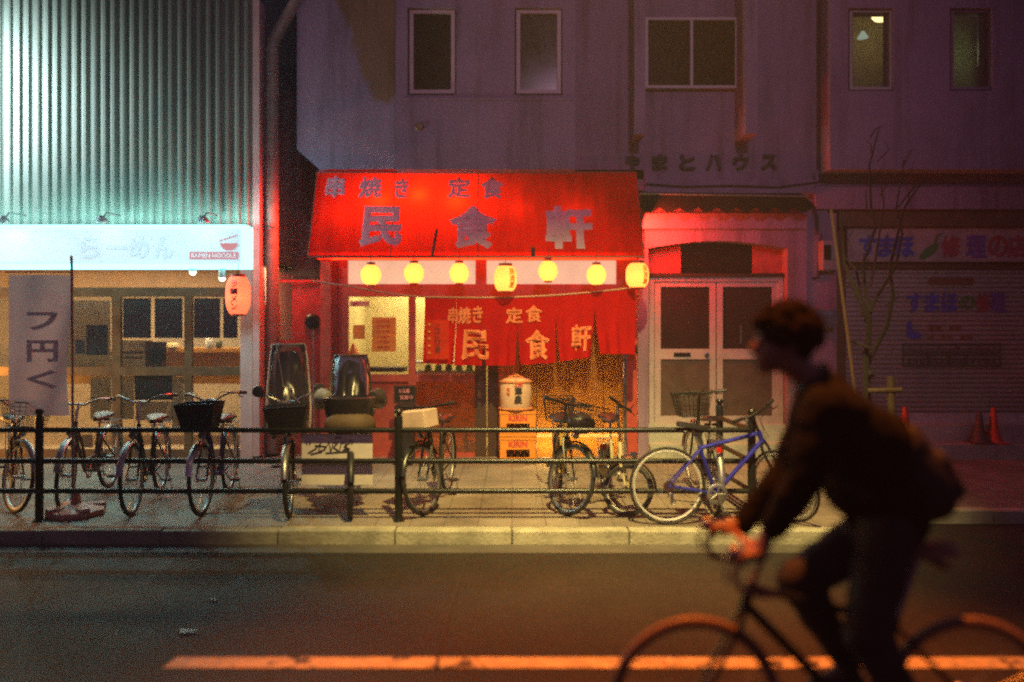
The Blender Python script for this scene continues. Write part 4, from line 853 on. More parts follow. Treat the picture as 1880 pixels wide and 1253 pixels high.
# ================================================================== BICYCLES
def bike(label, front, heading, Rw=.33, wb=1.10, kind='step', frame=None, bars='swept', steer=0, basket='wire', rack=True, guards=True, stand=True, lean=0, rim=None, tyre=None, guard_m=None, saddle_m=None, bar_h=None, seat_h=.80, extra=None, grip=None, lampon=True, category='bicycle', group='bicycles parked along the pavement', tw=.019, name='parked_bicycle', crank_a=.6, fork_m=None):
    """front = ground contact of the front wheel; heading = travel direction angle in the ground plane"""
    hv = Vector((math.cos(heading), math.sin(heading), 0)); c = Vector((front[0], front[1], front[2] if len(front) > 2 else 0)) - hv*(wb/2)
    t = thing(name, label, category, c, heading, group)
    t.rotation_euler = (lean, 0, heading); t.rotation_mode = 'XYZ'
    fm = frame or M['black_metal']; rim = rim or M['steel']; tyre = tyre or M['rubber']; gm = guard_m or M['steel']
    rh = Vector((-wb/2,0,Rw)); fh = Vector((wb/2,0,Rw)); ang = R(69)
    ax = Vector((-math.cos(ang),0,math.sin(ang))); fw = Vector((math.sin(ang),0,math.cos(ang)))
    A0 = fh-fw*.045; crown = A0+ax*(Rw+.075); htop = crown+ax*(.13 if kind != 'diamond' else .11)
    S = Matrix.Translation(A0) @ Matrix.Rotation(steer, 4, ax) @ Matrix.Translation(-A0)
    bb = Vector((-wb/2+.43,0,.27 if Rw > .3 else .29)); sa = R(71)
    sd = Vector((-math.cos(sa),0,math.sin(sa))); stop = bb+sd*(.40 if kind == 'step' else (.44 if kind == 'diamond' else .34)); sad = bb+sd*((seat_h-bb.z)/sd.z)
    def wheel(hub, Mx):
        b = MB(); b.tube([hub+Vector((0,-.05,0)),hub+Vector((0,.05,0))], .018, 8); ns = 28
        for i in range(ns):
            a = 2*PI*i/ns; s_ = .03 if i % 2 else -.03; off = .35*(1 if i % 4 < 2 else -1)
            b.tube([hub+Vector((.02*math.cos(a+off*3),s_,.02*math.sin(a+off*3))), hub+Vector(((Rw-.03)*math.cos(a),0,(Rw-.03)*math.sin(a)))], .0013, 3, caps=False)
        w = b.tf(Mx).build('wheel', M['steel'], t)
        b = MB(); b.ring(hub, (0,1,0), Rw-tw, tw, 44, 8); b.tf(Mx).build('tyre', tyre, w)
        b = MB(); n = 44; prof = [(Rw-.036,-.012),(Rw-.05,-.008),(Rw-.052,.0),(Rw-.05,.008),(Rw-.036,.012),(Rw-.030,.0),(Rw-.036,-.012)]
        b.lathe(prof, hub, (0,1,0), n, cap=False); b.tf(Mx).build('rim', rim, w); return w
    I = Matrix.Identity(4); wheel(rh, I); wheel(fh, S)
    # frame
    b = MB(); r = .017
    if kind == 'step':
        mid = bb+Vector((.10,0,.10)); lo = [crown+ax*.03, crown+Vector((-.10,0,-.13)), bb+Vector((.22,0,.03)), bb]
        b.tube(lo, .020, 8); b.tube([htop-ax*.03, htop+Vector((-.10,0,-.16)), bb+Vector((.20,0,.13)), bb+sd*.16], .015, 8)
    elif kind == 'diamond': b.tube([crown+ax*.02, bb], .021, 8); b.tube([htop-ax*.02, stop-sd*.02], .018, 8)
    else: b.tube([crown+ax*.02, crown+Vector((-.25,0,-.10)), bb+Vector((.05,0,.10)), bb+sd*.10], .028, 10)
    b.tube([bb, stop], r, 8); b.tube([crown, htop], .023, 10); b.tube([bb+Vector((0,-.035,0)),bb+Vector((0,.035,0))], .024, 10)
    for s_ in (-1,1):
        o = Vector((0,.05*s_,0)); b.tube([bb+o*.5, rh+o*1.1], .010, 6); b.tube([stop-sd*.03+o*.35, rh+o*1.1], .009, 6)
    b.build('frame', fm, t)
    b = MB()
    for s_ in (-1,1): o = Vector((0,.045*s_,0)); b.tube([crown+o*.6-ax*.0, crown+o-ax*.05, fh+o+(ax*.12-fw*.02), fh+o*1.1], [.012,.013,.011,.009], 6)
    b.tube([crown+Vector((0,-.03,0)),crown+Vector((0,.03,0))], .016, 8); b.tf(S).build('fork', fork_m or fm, t)
    # saddle
    b = MB(); b.tube([stop-sd*.05, sad-sd*.03], .0125, 8); b.build('seat_post', M['steel'], t)
    b = MB(); ks = []; n = 12
    wide = .105 if kind != 'diamond' else .075
    for i in range(n+1):
        u = i/n; x_ = -.13+.27*u; w_ = wide*(1-u)**.9*(.75+.25*math.sin(min(1,u*6)*PI/2))+.020; zz = .018*math.cos(u*3.2)
        if i == 0: w_ *= .7
        for j in range(9): a = PI*j/8; ks.append(sad+Vector((x_, w_*math.cos(a), zz+.045*math.sin(a)**.7-.02)))
        
    fs = [(i*9+j,i*9+j+1,(i+1)*9+j+1,(i+1)*9+j) for i in range(n) for j in range(8)]+[(i*9,(i+1)*9,(i+1)*9+8,i*9+8) for i in range(n)]+[tuple(range(9)), tuple(n*9+j for j in range(8,-1,-1))]
    b.add(ks, fs, True); b.ring(sad+Vector((-.07,-.035,-.045)), (0,0,1), .022, .012, 12, 6); b.ring(sad+Vector((-.07,.035,-.045)), (0,0,1), .022, .012, 12, 6); b.build('saddle', saddle_m or M['black_plastic'], t)
    # handlebar
    sh = (bar_h or (.98 if kind != 'diamond' else .96)); k_ = (sh-htop.z)/ax.z; st = htop+ax*max(.02, k_)
    b = MB(); b.tube([htop, st], .013, 8)
    G = []
    if bars == 'swept':
        for s_ in (-1,1):
            pts = [st, st+Vector((.03,.06*s_,-.005)), st+Vector((.05,.12*s_,.03)), st+Vector((.03,.19*s_,.06)), st+Vector((-.06,.25*s_,.055)), st+Vector((-.20,.28*s_,.04))]; b.tube(pts, .011, 8); G.append((pts[-2]+(pts[-1]-pts[-2])*.15, pts[-1], s_))
    elif bars == 'flat':
        f_ = st+Vector((.06,0,.0)); b.tube([st, f_], .014, 8)
        for s_ in (-1,1): pts = [f_, f_+Vector((0,.12*s_,.01)), f_+Vector((-.03,.29*s_,.02))]; b.tube(pts, .012, 8); G.append((f_+Vector((-.015,.18*s_,.015)), pts[-1], s_))
    else:
        f_ = st+Vector((.09,0,.0)); b.tube([st, f_], .015, 8)
        for s_ in (-1,1):
            pts = [f_, f_+Vector((0,.18*s_,.0)), f_+Vector((.03,.205*s_,0)), f_+Vector((.085,.21*s_,-.012)), f_+Vector((.11,.21*s_,-.06)), f_+Vector((.085,.215*s_,-.115)), f_+Vector((.02,.22*s_,-.135)), f_+Vector((-.06,.22*s_,-.13))]; b.tube(pts, .013, 8); G.append((pts[-2], pts[-1], s_))
    hb = b.tf(S).build('handlebar', (M['chrome'] if bars == 'swept' else (grip or M['black_metal'])), t)
    for a_, e_, s_ in G:
        b = MB(); b.tube([a_, e_], .0165, 8); b.tf(S).build('grip', grip or M['black_plastic'], hb)
        d_ = (e_-a_); b = MB()
        if bars != 'drop': b.tube([a_+Vector((.02,0,-.01)), a_+Vector((.055,.01*s_,-.03)), a_+d_*.8+Vector((.06,0,-.035))], .006, 5); b.tube([a_+Vector((.02,0,0)), a_*.5+st*.5+Vector((.10,0,.05)), st+Vector((.09,0,-.06)), crown+Vector((.05,.02*s_,.05))], .003, 4)
        else: b.ell(f_+Vector((.10,.21*s_,.02)), (.035,.018,.03), n=10, m=6); b.tube([f_+Vector((.13,.21*s_,.02)), f_+Vector((.145,.21*s_,-.04)), f_+Vector((.13,.21*s_,-.1))], .006, 5)
        b.tf(S).build('brake_lever', M['black_metal'] if bars != 'drop' else M['steel'], hb)
    # crank
    b = MB(); ca = crank_a; b.lathe([(.085,-.004),(.092,0),(.085,.004),(.06,.003),(.06,-.003),(.085,-.004)], bb+Vector((0,-.045,0)), (0,1,0), 26, cap=False)
    for k in range(5): a = k*2*PI/5; b.tube([bb+Vector((0,-.045,0)), bb+Vector((.075*math.cos(a),-.045,.075*math.sin(a)))], .006, 4)
    p1_ = bb+Vector((.17*math.cos(ca),-.075,.17*math.sin(ca))); p2_ = bb+Vector((-.17*math.cos(ca),.075,-.17*math.sin(ca)))
    b.tube([bb+Vector((0,-.06,0)), p1_], .009, 6); b.tube([bb+Vector((0,.06,0)), p2_], .009, 6); cr = b.build('crank', M['steel'], t)
    for p_, s_ in ((p1_,-1),(p2_,1)): b = MB(); b.cbox(p_+Vector((0,.05*s_,0)), (.075,.085,.022), bev=.006); b.build('pedal', M['black_plastic'], cr)
    if kind == 'diamond':
        b = MB(); b.tube([bb+Vector((0,-.045,.092)), rh+Vector((0,-.045,.035)), rh+Vector((-.035,-.045,0)), rh+Vector((0,-.045,-.035)), rh+Vector((.05,-.045,-.12)), bb+Vector((0,-.045,-.092))], .004, 4)
        b.build('chain', M['black_metal'], t)
        b = MB(); b.lathe([(.05,-.02),(.045,0),(.03,.015)], rh+Vector((0,-.04,0)), (0,1,0), 18); b.ring(rh+Vector((.015,-.05,-.075)), (0,1,0), .02, .007, 12, 5); b.ring(rh+Vector((.035,-.05,-.135)), (0,1,0), .02, .007, 12, 5); b.cbox(rh+Vector((.025,-.055,-.105)), (.022,.02,.09), bev=.004); b.build('derailleur', M['chrome'], t)
    else:
        b = MB(); b.cbox((bb+rh)/2+Vector((0,-.055,.02)), ((bb-rh).length+.12,.018,.13), Matrix.Identity(4), bev=.008); b.build('chain_guard', guard_m or M['black_plastic'], t)
    if guards:
        for hub, Mx, a0_, a1_ in ((rh,I,R(40),R(205)),(fh,S,R(15),R(150))):
            n = 18; b = MB(); vs = []
            for i in range(n+1):
                a = a0_+(a1_-a0_)*i/n
                for j, (dr, dy) in enumerate(((.0,-.03),(.014,-.016),(.018,0),(.014,.016),(.0,.03))): rr = Rw+.012+dr; vs.append(hub+Vector((rr*math.cos(a),dy,rr*math.sin(a))))
            b.add(vs, [(i*5+j,i*5+j+1,(i+1)*5+j+1,(i+1)*5+j) for i in range(n) for j in range(4)], True); b.tf(Mx).build('mudguard', gm, t)
    if rack:
        b = MB(); z_ = Rw*2+.06; x0_ = rh.x-.20; x1_ = rh.x+.18
        for y_ in (-.06,-.02,.02,.06): b.tube([(x1_,y_,z_),(x0_,y_,z_)], .005, 5)
        b.tube([(x0_,-.06,z_),(x0_-.03,0,z_),(x0_,.06,z_)], .006, 5); b.tube([(x1_,-.06,z_),(x1_,.06,z_)], .005, 5)
        for s_ in (-1,1): b.tube([(x0_+.08,.06*s_,z_),rh+Vector((0,.06*s_,0))], .005, 5); b.tube([(x1_-.06,.06*s_,z_),rh+Vector((0,.06*s_,0))], .005, 5)
        b.build('rack', M['steel'], t)
        b = MB(); b.lathe([(0,.02),(.025,.018),(.028,0)], Vector((x0_-.01,0,z_-.09)), (-1,0,0), 12); b.build('rear_reflector', mat('red_reflector',(.55,.02,.01),.2), t)
    if stand:
        b = MB()
        for s_ in (-1,1): b.tube([rh+Vector((.03,.06*s_,-.02)), rh+Vector((-.10,.09*s_,-Rw+.01)), rh+Vector((-.14,.09*s_,-Rw+.012))], .006, 5)
        b.build('kickstand', M['steel'], t)
    if basket:
        bc = fh+ax*(Rw+.20)+Vector((.17 if basket != 'box' else .10,0,-.03 if basket != 'box' else .10)); b = MB()
        w0, l0, w1, l1, hh = (.13,.11,.18,.16,.24)
        if basket == 'box':
            o = bc+Vector((.05,0,.02)); b.cbox(o+Vector((.02,0,-.06)), (.24,.32,.165), bev=.008); b.tf(S).build('basket_box', mat('card_box', (.58,.42,.31), .7, var=.2), t)
        else:
            def ringp(u): a = w0+(w1-w0)*u; c_ = l0+(l1-l0)*u; z_ = hh*u; return [bc+Vector((c_,a,z_)),bc+Vector((c_,-a,z_)),bc+Vector((-c_,-a,z_)),bc+Vector((-c_,a,z_))]
            if basket == 'solid':
                vs = ringp(0)+ringp(1); b.add(vs, [(3,2,1,0)]+[(i,(i+1)%4,(i+1)%4+4,i+4) for i in range(4)])
            nr = 6
            for i in range(nr+1):
                q = ringp(i/nr); b.tube(q, .0065 if i == nr else .0028, 5, True)
            for e in range(4):
                for k in range(7):
                    u = k/7; p_a = ringp(0); p_b = ringp(1); b.tube([p_a[e].lerp(p_a[(e+1)%4],u), p_b[e].lerp(p_b[(e+1)%4],u)], .0026, 4)
            for k in range(5): q = ringp(0); b.tube([q[0].lerp(q[3],k/4), q[1].lerp(q[2],k/4)], .0026, 4)
            b.tf(S).build('basket', M['black_plastic'], t)
    if lampon:
        b = MB(); q = fh+ax*(Rw+.10)+Vector((.10,0,0)); b.lathe([(.015,-.05),(.03,-.02),(.034,.01),(0,.016)], q, (1,0,-.1), 14); b.tube([q+Vector((-.04,0,0)), crown], .007, 5); b.tf(S).build('headlamp', M['chrome'], t)
    if extra: extra(t, dict(rh=rh, fh=fh, st=st, S=S, ax=ax, sad=sad, bb=bb, crown=crown, Rw=Rw, G=G))
    return t
M['silver_rim'] = mat('silver_rim', (.72,.71,.68), .38, .35, var=.1)
M['blue_bike'] = mat('blue_metal_paint', (.03,.035,.42), .28, .35, var=.15); M['navy_bike'] = mat('violet_blue_paint', (.05,.03,.20), .35, .3)
M['yellow_bike'] = mat('yellow_paint', (.45,.28,.04), .35, .2); M['brown_bike'] = mat('brown_paint', (.10,.05,.03), .4, .2); M['cream_bike'] = mat('cream_paint', (.5,.42,.25), .4, .1)
M['red_saddle'] = mat('dark_saddle_vinyl', (.035,.02,.02), .22)
def gpos(px, py): D = CAMZ*FPX/(py-HY); return (X(px, D), D, 0)
def head_to(fpx, fpy, rpx, rpy): a = gpos(fpx,fpy); c = gpos(rpx,rpy); return math.atan2(a[1]-c[1], a[0]-c[0])
bike('brown city bicycle half hidden in the glow at the end of the row', gpos(30,942), head_to(30,942,20,893), frame=M['brown_bike'], steer=.35, basket='wire')
bike('dark city bicycle standing behind the pink banner base', gpos(120,938), head_to(120,938,205,893), frame=M['brown_bike'], steer=.15, basket=None)
bike('dark green city bicycle with wide handlebar between banner and blue bicycle', gpos(242,947), head_to(242,947,303,896), frame=M['black_metal'], steer=-.05, basket=None, bar_h=1.02)
def orange_ref(t, k):
    b = MB(); b.lathe([(0,.01),(.02,.008),(.022,0)], k['fh']+Vector((-.02,.06,.05)), (0,1,0), 12); b.tf(k['S']).build('side_reflector', mat('orange_reflector',(.8,.2,.02),.3), t)
bike('violet blue city bicycle with deep black basket beside the pink pillar', gpos(370,947), head_to(370,947,428,896), frame=M['navy_bike'], steer=-.08, basket='solid', guard_m=M['chrome'], bar_h=1.04, extra=orange_ref)
# child seats
M['seat_black'] = mat('black_seat_shell', (.02,.02,.022), .3, var=.3); M['vinyl'] = glass('clear_vinyl_cover', (.78,.75,.74), .07, .16, .09, (.4,.32,.3)); M['dark_vinyl'] = glass('dark_vinyl_cover', (.12,.11,.12), .08, .20, .12, (.05,.04,.045))
M['trim'] = mat('pale_cover_piping', (.55,.50,.44), .5); M['mitt'] = mat('pale_bar_mitt', (.27,.25,.21), .6, var=.4, scale=12); M['mitt_d'] = mat('dark_bar_mitt', (.03,.03,.03), .35)
def child_seat(t, base, w=.34, h=.62, cover=None, coverw=None, trim=True):
    s = MB(); n = 8; vs = []
    prof = [(.16,0,.16),(.05,.03,.17),(-.10,.06,.17),(-.15,.20,.16),(-.18,.40,.15),(-.20,h-.05,.13),(-.21,h,.09)]
    for (x_, z_, w_) in prof:
        for j in range(n+1):
            u = -1+2*j/n; vs.append(base+Vector((x_+.13*abs(u)**2.5*(1 if z_ > .02 else .2), w_*u, z_+.09*abs(u)**3*(1 if z_ < .1 else 0))))
    s.add(vs, [(i*(n+1)+j,i*(n+1)+j+1,(i+1)*(n+1)+j+1,(i+1)*(n+1)+j) for i in range(len(prof)-1) for j in range(n)], True)
    for sy in (-1,1): s.tube([base+Vector((.10,.15*sy,.02)), base+Vector((.20,.15*sy,-.20)), base+Vector((.27,.15*sy,-.22))], .03, 8)
    so = s.build('child_seat', M['seat_black'], t); baked(so, [('SOLIDIFY', dict(thickness=.02)), ('SUBSURF', dict(levels=1))])
    if cover:
        b = MB(); vs = []; pr = [(.30,-.14,.21),(.33,.08,.22),(.22,.30,.21),(.02,.58,.19),(-.10,h+.07,.17)]; pb = [(-.27,-.12,.2),(-.28,.2,.2),(-.28,.45,.19),(-.26,h+.02,.17),(-.18,h+.09,.16)]
        for (x_, z_, w_) in pr:
            for j in range(9): u = -1+2*j/8; vs.append(base+Vector((x_-.10*abs(u)**3+random.uniform(-.008,.008), w_*u, z_+random.uniform(-.006,.006))))
        k = len(vs)
        for (x_, z_, w_) in pb:
            for j in range(9): u = -1+2*j/8; vs.append(base+Vector((x_+.08*abs(u)**3, w_*u, z_)))
        g = lambda o, i, j: o+i*9+j
        fs = [(g(o,i,j),g(o,i,j+1),g(o,i+1,j+1),g(o,i+1,j)) for o in (0,k) for i in range(4) for j in range(8)]
        fs += [(g(0,i,e),g(0,i+1,e),g(k,i+1,e),g(k,i,e)) for i in range(4) for e in (0,8)]+[(g(0,4,j),g(0,4,j+1),g(k,4,j+1),g(k,4,j)) for j in range(8)]
        b.add(vs, fs, True); cv = b.build('rain_cover', cover, t); baked(cv, [('SUBSURF', dict(levels=2))])
        for v in cv.data.vertices: v.co += v.normal*(mnoise.noise(v.co*11)*.016+mnoise.noise(v.co*27)*.007)
        b = MB(); b.tube([vs[g(0,i,0)] for i in range(5)]+[vs[g(0,4,j)] for j in range(9)]+[vs[g(0,i,8)] for i in range(4,-1,-1)], .010, 6); b.tube([vs[g(0,4,1)],vs[g(0,2,3)],vs[g(0,1,7)]], .006, 5)
        b.build('piping', M['trim'] if trim else M['black_plastic'], cv)
def mama1(t, k):
    child_seat(t, k['rh']+Vector((-.02,0,.50)), h=.66, cover=M['vinyl'])
    for s_, m in ((-1,M['black_plastic']),(1,M['black_plastic'])):
        b = MB(); e = [g for g in k['G'] if g[2] == s_][0]; q = e[0]+Vector((.03,.03*s_,.05)); b.lathe([(0,.02),(.05,.014),(.055,0),(.03,-.03),(0,-.04)], q, (1,0,.1), 14); b.tube([q,e[0]], .008, 5); b.tf(k['S']).build('mirror', M['black_plastic'], t)
bike('mother bicycle with clear rain cover on its child seat and black front basket', gpos(530,950), math.atan2(-1,.28), Rw=.32, wb=1.18, frame=M['black_metal'], steer=-.10, basket='solid', rack=True, extra=mama1, bar_h=1.03, tw=.022)
def mama2(t, k):
    child_seat(t, k['rh']+Vector((-.02,0,.46)), h=.60, cover=M['dark_vinyl'], trim=False)
    q = k['fh']+k['ax']*(k['Rw']+.26)+Vector((.06,0,0)); b = MB()
    b.lathe([(.10,0),(.19,.03),(.22,.12),(.235,.26),(.20,.27),(.18,.14),(.08,.06)], q, (0,0,1), 20)
    b.tf(Matrix.Translation(q) @ Matrix.Diagonal((.8,1.05,1,1)) @ Matrix.Translation(-q)); b.build('child_seat', M['seat_black'], t)
    b = MB(); b.ell(q+Vector((.10,0,.02)), (.13,.24,.13)); b.build('leg_cover', mat('olive_leg_cover', (.09,.055,.025), .7, var=.4), t)
    for s_ in (-1,1):
        b = MB(); e = [g for g in k['G'] if g[2] == s_][0]; b.tube([e[0]+Vector((.12,-.05*s_,.02)), e[0]+Vector((.03,0,.02)), e[1]+Vector((.02,0,-.03)), e[1]+Vector((-.05,.01*s_,-.06))], [.05,.085,.08,.045], 12); b.tf(k['S']).build('hand_cover', M['mitt'] if s_ < 0 else M['mitt_d'], t)
bike('mother bicycle with dark covered child seat, front seat and pale hand covers', gpos(643,951), math.atan2(-1,.20), Rw=.30, wb=1.18, frame=M['black_metal'], steer=.02, basket=None, extra=mama2, bar_h=1.0, tw=.026, guard_m=M['black_plastic'])
bike('slim city bicycle carrying a white box in place of its front basket', gpos(778,946), math.atan2(-1,-.12), frame=M['black_metal'], steer=-.34, basket='box', bars='flat', saddle_m=M['red_saddle'], bar_h=.97, guards=True, guard_m=M['black_metal'], rack=False)
def bag(t, k):
    b = MB(); q = k['fh']+k['ax']*(k['Rw']+.20)+Vector((.17,0,.0)); b.ell(q+Vector((0,0,.03)), (.12,.15,.10)); b.tf(k['S']).build('bag', mat('dark_bag', (.02,.015,.018), .45), t)
    q2 = k['rh']+Vector((-.02,0,.42)); b = MB(); w0, l0, hh = .16, .15, .24
    for i in range(6):
        u = i/5; z_ = hh*u; a_ = w0*(.8+.2*u); c_ = l0*(.8+.2*u); b.tube([q2+Vector((c_,a_,z_)),q2+Vector((c_,-a_,z_)),q2+Vector((-c_,-a_,z_)),q2+Vector((-c_,a_,z_))], .006 if i == 5 else .003, 5, True)
    for e in range(4):
        cs = [(1,1),(1,-1),(-1,-1),(-1,1)]; p_ = cs[e]; r_ = cs[(e+1)%4]
        for k_ in range(7):
            u = k_/7; x_ = p_[0]+(r_[0]-p_[0])*u; y_ = p_[1]+(r_[1]-p_[1])*u; b.tube([q2+Vector((.12*x_,.128*y_,0)),q2+Vector((.15*x_,.16*y_,hh))], .003, 4)
    b.build('rear_basket', M['black_plastic'], t)
bike('black and yellow city bicycle with front and rear wire baskets before the crates', gpos(1043,946), math.atan2(-1,.02), frame=M['yellow_bike'], steer=.62, basket='wire', guard_m=M['black_metal'], bars='flat', extra=bag, bar_h=1.0, lampon=True, fork_m=M['black_metal'])
bike('small wheeled yellow folding bicycle beside the blue bicycle', gpos(1146,948), math.atan2(-1,.06), Rw=.245, wb=.98, kind='fold', frame=M['cream_bike'], steer=1.05, basket=None, bars='flat', saddle_m=M['red_saddle'], seat_h=.82, bar_h=.98, guards=True, guard_m=M['black_metal'], tw=.024, rack=True)
bike('dark city bicycle facing the entrance behind the blue bicycle, wire basket on front', (X(1275,8.45), 8.45, 0), math.atan2(1,.06), frame=M['black_metal'], steer=.15, basket='wire', saddle_m=M['red_saddle'], seat_h=.86, bar_h=1.05, guard_m=M['steel'], bars='flat')
bike('blue mountain bicycle leaning on the railing post', (X(1446,6.98), 7.02, 0), R(2), Rw=.34, wb=1.05, kind='diamond', frame=M['blue_bike'], steer=-1.0, basket=None, bars='flat', rack=False, guards=False, stand=False, lean=-.06, rim=M['silver_rim'], bar_h=.98, seat_h=.86, lampon=False, tw=.012, crank_a=-1.3, fork_m=M['black_metal'])

# ================================================================== TREE, STAKES, CONES
TD = 7.75
t = thing('young_tree', 'bare young street tree with thin forking branches before the shutter', 'tree', (X(1592,TD),TD,0))
def br(b, pts, r0, r1):
    P3 = []
    for i, (x, y) in enumerate(pts): q = P(x, y, TD); q.y += .10*math.sin(x*.37+i); P3.append(q)
    n = len(P3); b.tube(P3, [1.25*(r0+(r1-r0)*i/(n-1)) for i in range(n)], 7)
b = MB(); base = P(1592,930,TD); base.z = 0
b.tube([base, P(1594,800,TD), P(1591,699,TD), P(1589,640,TD)], [.05,.042,.036,.03], 9); under(b.build('trunk', M['bark']), t)
b = MB()
br(b, [(1589,640),(1588,584),(1569,549),(1562,508),(1557,482),(1554,430),(1548,398)], .026,.006); br(b, [(1587,582),(1583,523),(1567,497),(1559,470)], .012,.006)
br(b, [(1588,590),(1591,574),(1595,523),(1590,482),(1599,421),(1600,380),(1603,300),(1606,240)], .018,.005); br(b, [(1595,525),(1613,482),(1618,380),(1626,330)], .010,.004)
br(b, [(1589,584),(1592,574),(1615,543),(1636,492),(1648,431),(1654,380),(1668,290)], .016,.005); br(b, [(1594,690),(1595,674),(1623,597),(1633,543),(1638,492),(1656,431),(1669,380),(1694,325)], .022,.006)
br(b, [(1591,640),(1569,630),(1553,626)], .012,.006); br(b, [(1603,250),(1612,235),(1630,226)], .006,.003); br(b, [(1562,520),(1548,535),(1540,540)], .008,.004); br(b, [(1654,380),(1672,345),(1690,330)], .007,.003); br(b, [(1600,380),(1586,350)], .006,.003); br(b, [(1668,300),(1680,270)], .005,.003)
rng = random.Random(5)
for (x, y) in ((1557,460),(1600,340),(1604,285),(1620,360),(1650,420),(1660,340),(1640,470),(1672,370),(1592,500),(1632,560),(1566,520),(1614,470),(1682,345),(1606,300)):
    dx = rng.uniform(-1,1); L_ = rng.uniform(18,42); br(b, [(x,y),(x+dx*L_*.5,y-L_*.55),(x+dx*L_*.6+rng.uniform(-6,6),y-L_*1.1)], .005,.002)
under(b.build('branch', M['bark']), t)
t = thing('tree_stake', 'long thin bamboo cane leaning beside the bare tree', 'stake', P(1580,780,TD-.1))
b = MB(); q = P(1576,780,TD-.1); b.tube([P(1526,385,TD-.1), P(1546,538,TD-.1), P(1567,699,TD-.1), P(1594,918,TD-.1)], .016, 8); under(b.build('cane', mat('bamboo_cane', (.12,.065,.03), .6, var=.4, stretch=(6,6,1))), t)
t = thing('tree_support', 'short wooden post with a cross bar propping the bare tree', 'tree support', (X(1636,7.6),7.6,0))
b = MB(); b.tube([(X(1640,7.6),7.6,0), P(1635,692,7.6)], .036, 10); under(b.build('post', M['wood']), t)
b = MB(); b.tube([P(1594,718,7.68), P(1657,716,7.53)], .026, 10); under(b.build('cross_bar', M['wood']), t)
M['cone_red'] = mat('red_cone_plastic', (.62,.06,.03), .5, var=.25); M['cone_dark'] = mat('dirty_dark_cone', (.09,.06,.06), .6, var=.4)
for (px, h, m, lab) in ((1662,.48,M['cone_red'],'red traffic cone beside the wooden tree support'),(1824,.47,M['cone_red'],'red traffic cone standing next to the dark cone on the step'),(1798,.42,M['cone_dark'],'dirty dark traffic cone on the step')):
    D = 10.5; q = Vector((X(px,D), D, .2)); t = thing('traffic_cone', lab, 'cone', q, 0, 'traffic cones on the steps')
    b = MB(); b.lathe([(.11,.02),(.055,h*.5),(.03,h-.01),(.02,h),(0,h)], n=20); b.build('cone_body', m, t)
    b = MB(); b.cbox((0,0,.012),(.28,.28,.022),bev=.008); b.build('base', m, t)

# ================================================================== CYCLIST
RY = 3.2; RS = FPX/RY
def rp(px, py, dy=0): return P(px, py, RY+dy)
M['tan_tyre'] = mat('tan_tyre', (.20,.13,.08), .55); M['saddle_o'] = mat('tan_saddle_leather', (.38,.20,.10), .45, var=.2)
fx = rp(1276,1286).x
rb = bike('racing bicycle with drop handlebar ridden along the road', (fx, RY, KZ), PI, Rw=.348, wb=1.10, kind='diamond', frame=M['black_metal'], bars='drop', basket=None, rack=False, guards=False, stand=False, rim=M['steel'], tyre=M['tan_tyre'], saddle_m=M['saddle_o'], seat_h=.955, bar_h=.99, lampon=False, tw=.019, name='racing_bicycle', group=None, crank_a=2.6+PI, grip=mat('tan_bar_tape',(.40,.16,.09),.6))
del_g = rb
rider = thing('person', 'cyclist in a dark jacket bent forward riding a racing bicycle past the shops', 'person', rp(1625,975))
def limb(b, chain):
    for i, (p, r) in enumerate(chain):
        b.ell(p, r, n=12, m=8)
        if i: q, r0 = chain[i-1]; b.tube([q, p], [r0*.99, r*.99], 12)
VX = [('REMESH', dict(mode='VOXEL', voxel_size=.011)), ('SMOOTH', dict(factor=.5, iterations=4))]
hipN, hipF = rp(1630,972,-.10), rp(1618,964,.10)
kneeN, ankN = rp(1592,1160,-.12), rp(1690,1345,-.12); kneeF, ankF = rp(1468,1066,.11), rp(1555,1228,.11)
toeN, toeF = rp(1632,1385,-.12), rp(1502,1255,.11)
shN, shF = rp(1512,752,-.19), rp(1496,742,.19); elN, elF = rp(1478,878,-.24), rp(1452,860,.24); wrN, wrF = rp(1410,976,-.20), rp(1362,964,.20)
# body: one skin surface
b = MB()
limb(b, [(rp(1620,950),.11),(rp(1595,880),.11),(rp(1560,810),.12),(rp(1535,755),.10),(rp(1500,706),.062),(rp(1472,684),.058),(rp(1450,660),.07)])
My = Matrix.Rotation(R(-12),3,'Y')
hc = rp(1436,626); b.ell(hc, (.098,.076,.112), My, 18, 12); b.ell(hc+Vector((-.045,0,-.055)), (.062,.058,.075), My, 14, 10); b.ell(hc+Vector((-.075,0,-.108)), (.030,.030,.026), None, 10, 8)
b.tube([hc+Vector((-.094,0,.005)), hc+Vector((-.122,0,-.035)), hc+Vector((-.102,0,-.052))], [.010,.017,.012], 8); b.ell(hc+Vector((-.088,0,.018)), (.018,.05,.012), None, 10, 6)
b.ell(hc+Vector((-.104,0,-.073)), (.010,.024,.007), None, 10, 6); b.ell(hc+Vector((-.101,0,-.085)), (.010,.022,.007), None, 10, 6)
for s_ in (-1,1): b.ell(hc+Vector((.015,.078*s_,-.02)), (.020,.010,.032), None, 10, 8); b.ell(hc+Vector((-.06,.035*s_,-.04)), (.03,.025,.03), None, 10, 8)
for sh, el, wr, s_ in ((shN,elN,wrN,-1),(shF,elF,wrF,1)): limb(b, [(sh,.055),(el,.042),(wr,.030)])
for hp, kn, an in ((hipN,kneeN,ankN),(hipF,kneeF,ankF)): limb(b, [(hp,.085),(kn,.045),(kn.lerp(an,.3),.045),(an,.036)])
for an, to in ((ankN,toeN),(ankF,toeF)): limb(b, [(an,.036),(an.lerp(to,.5),.034),(to,.026)])
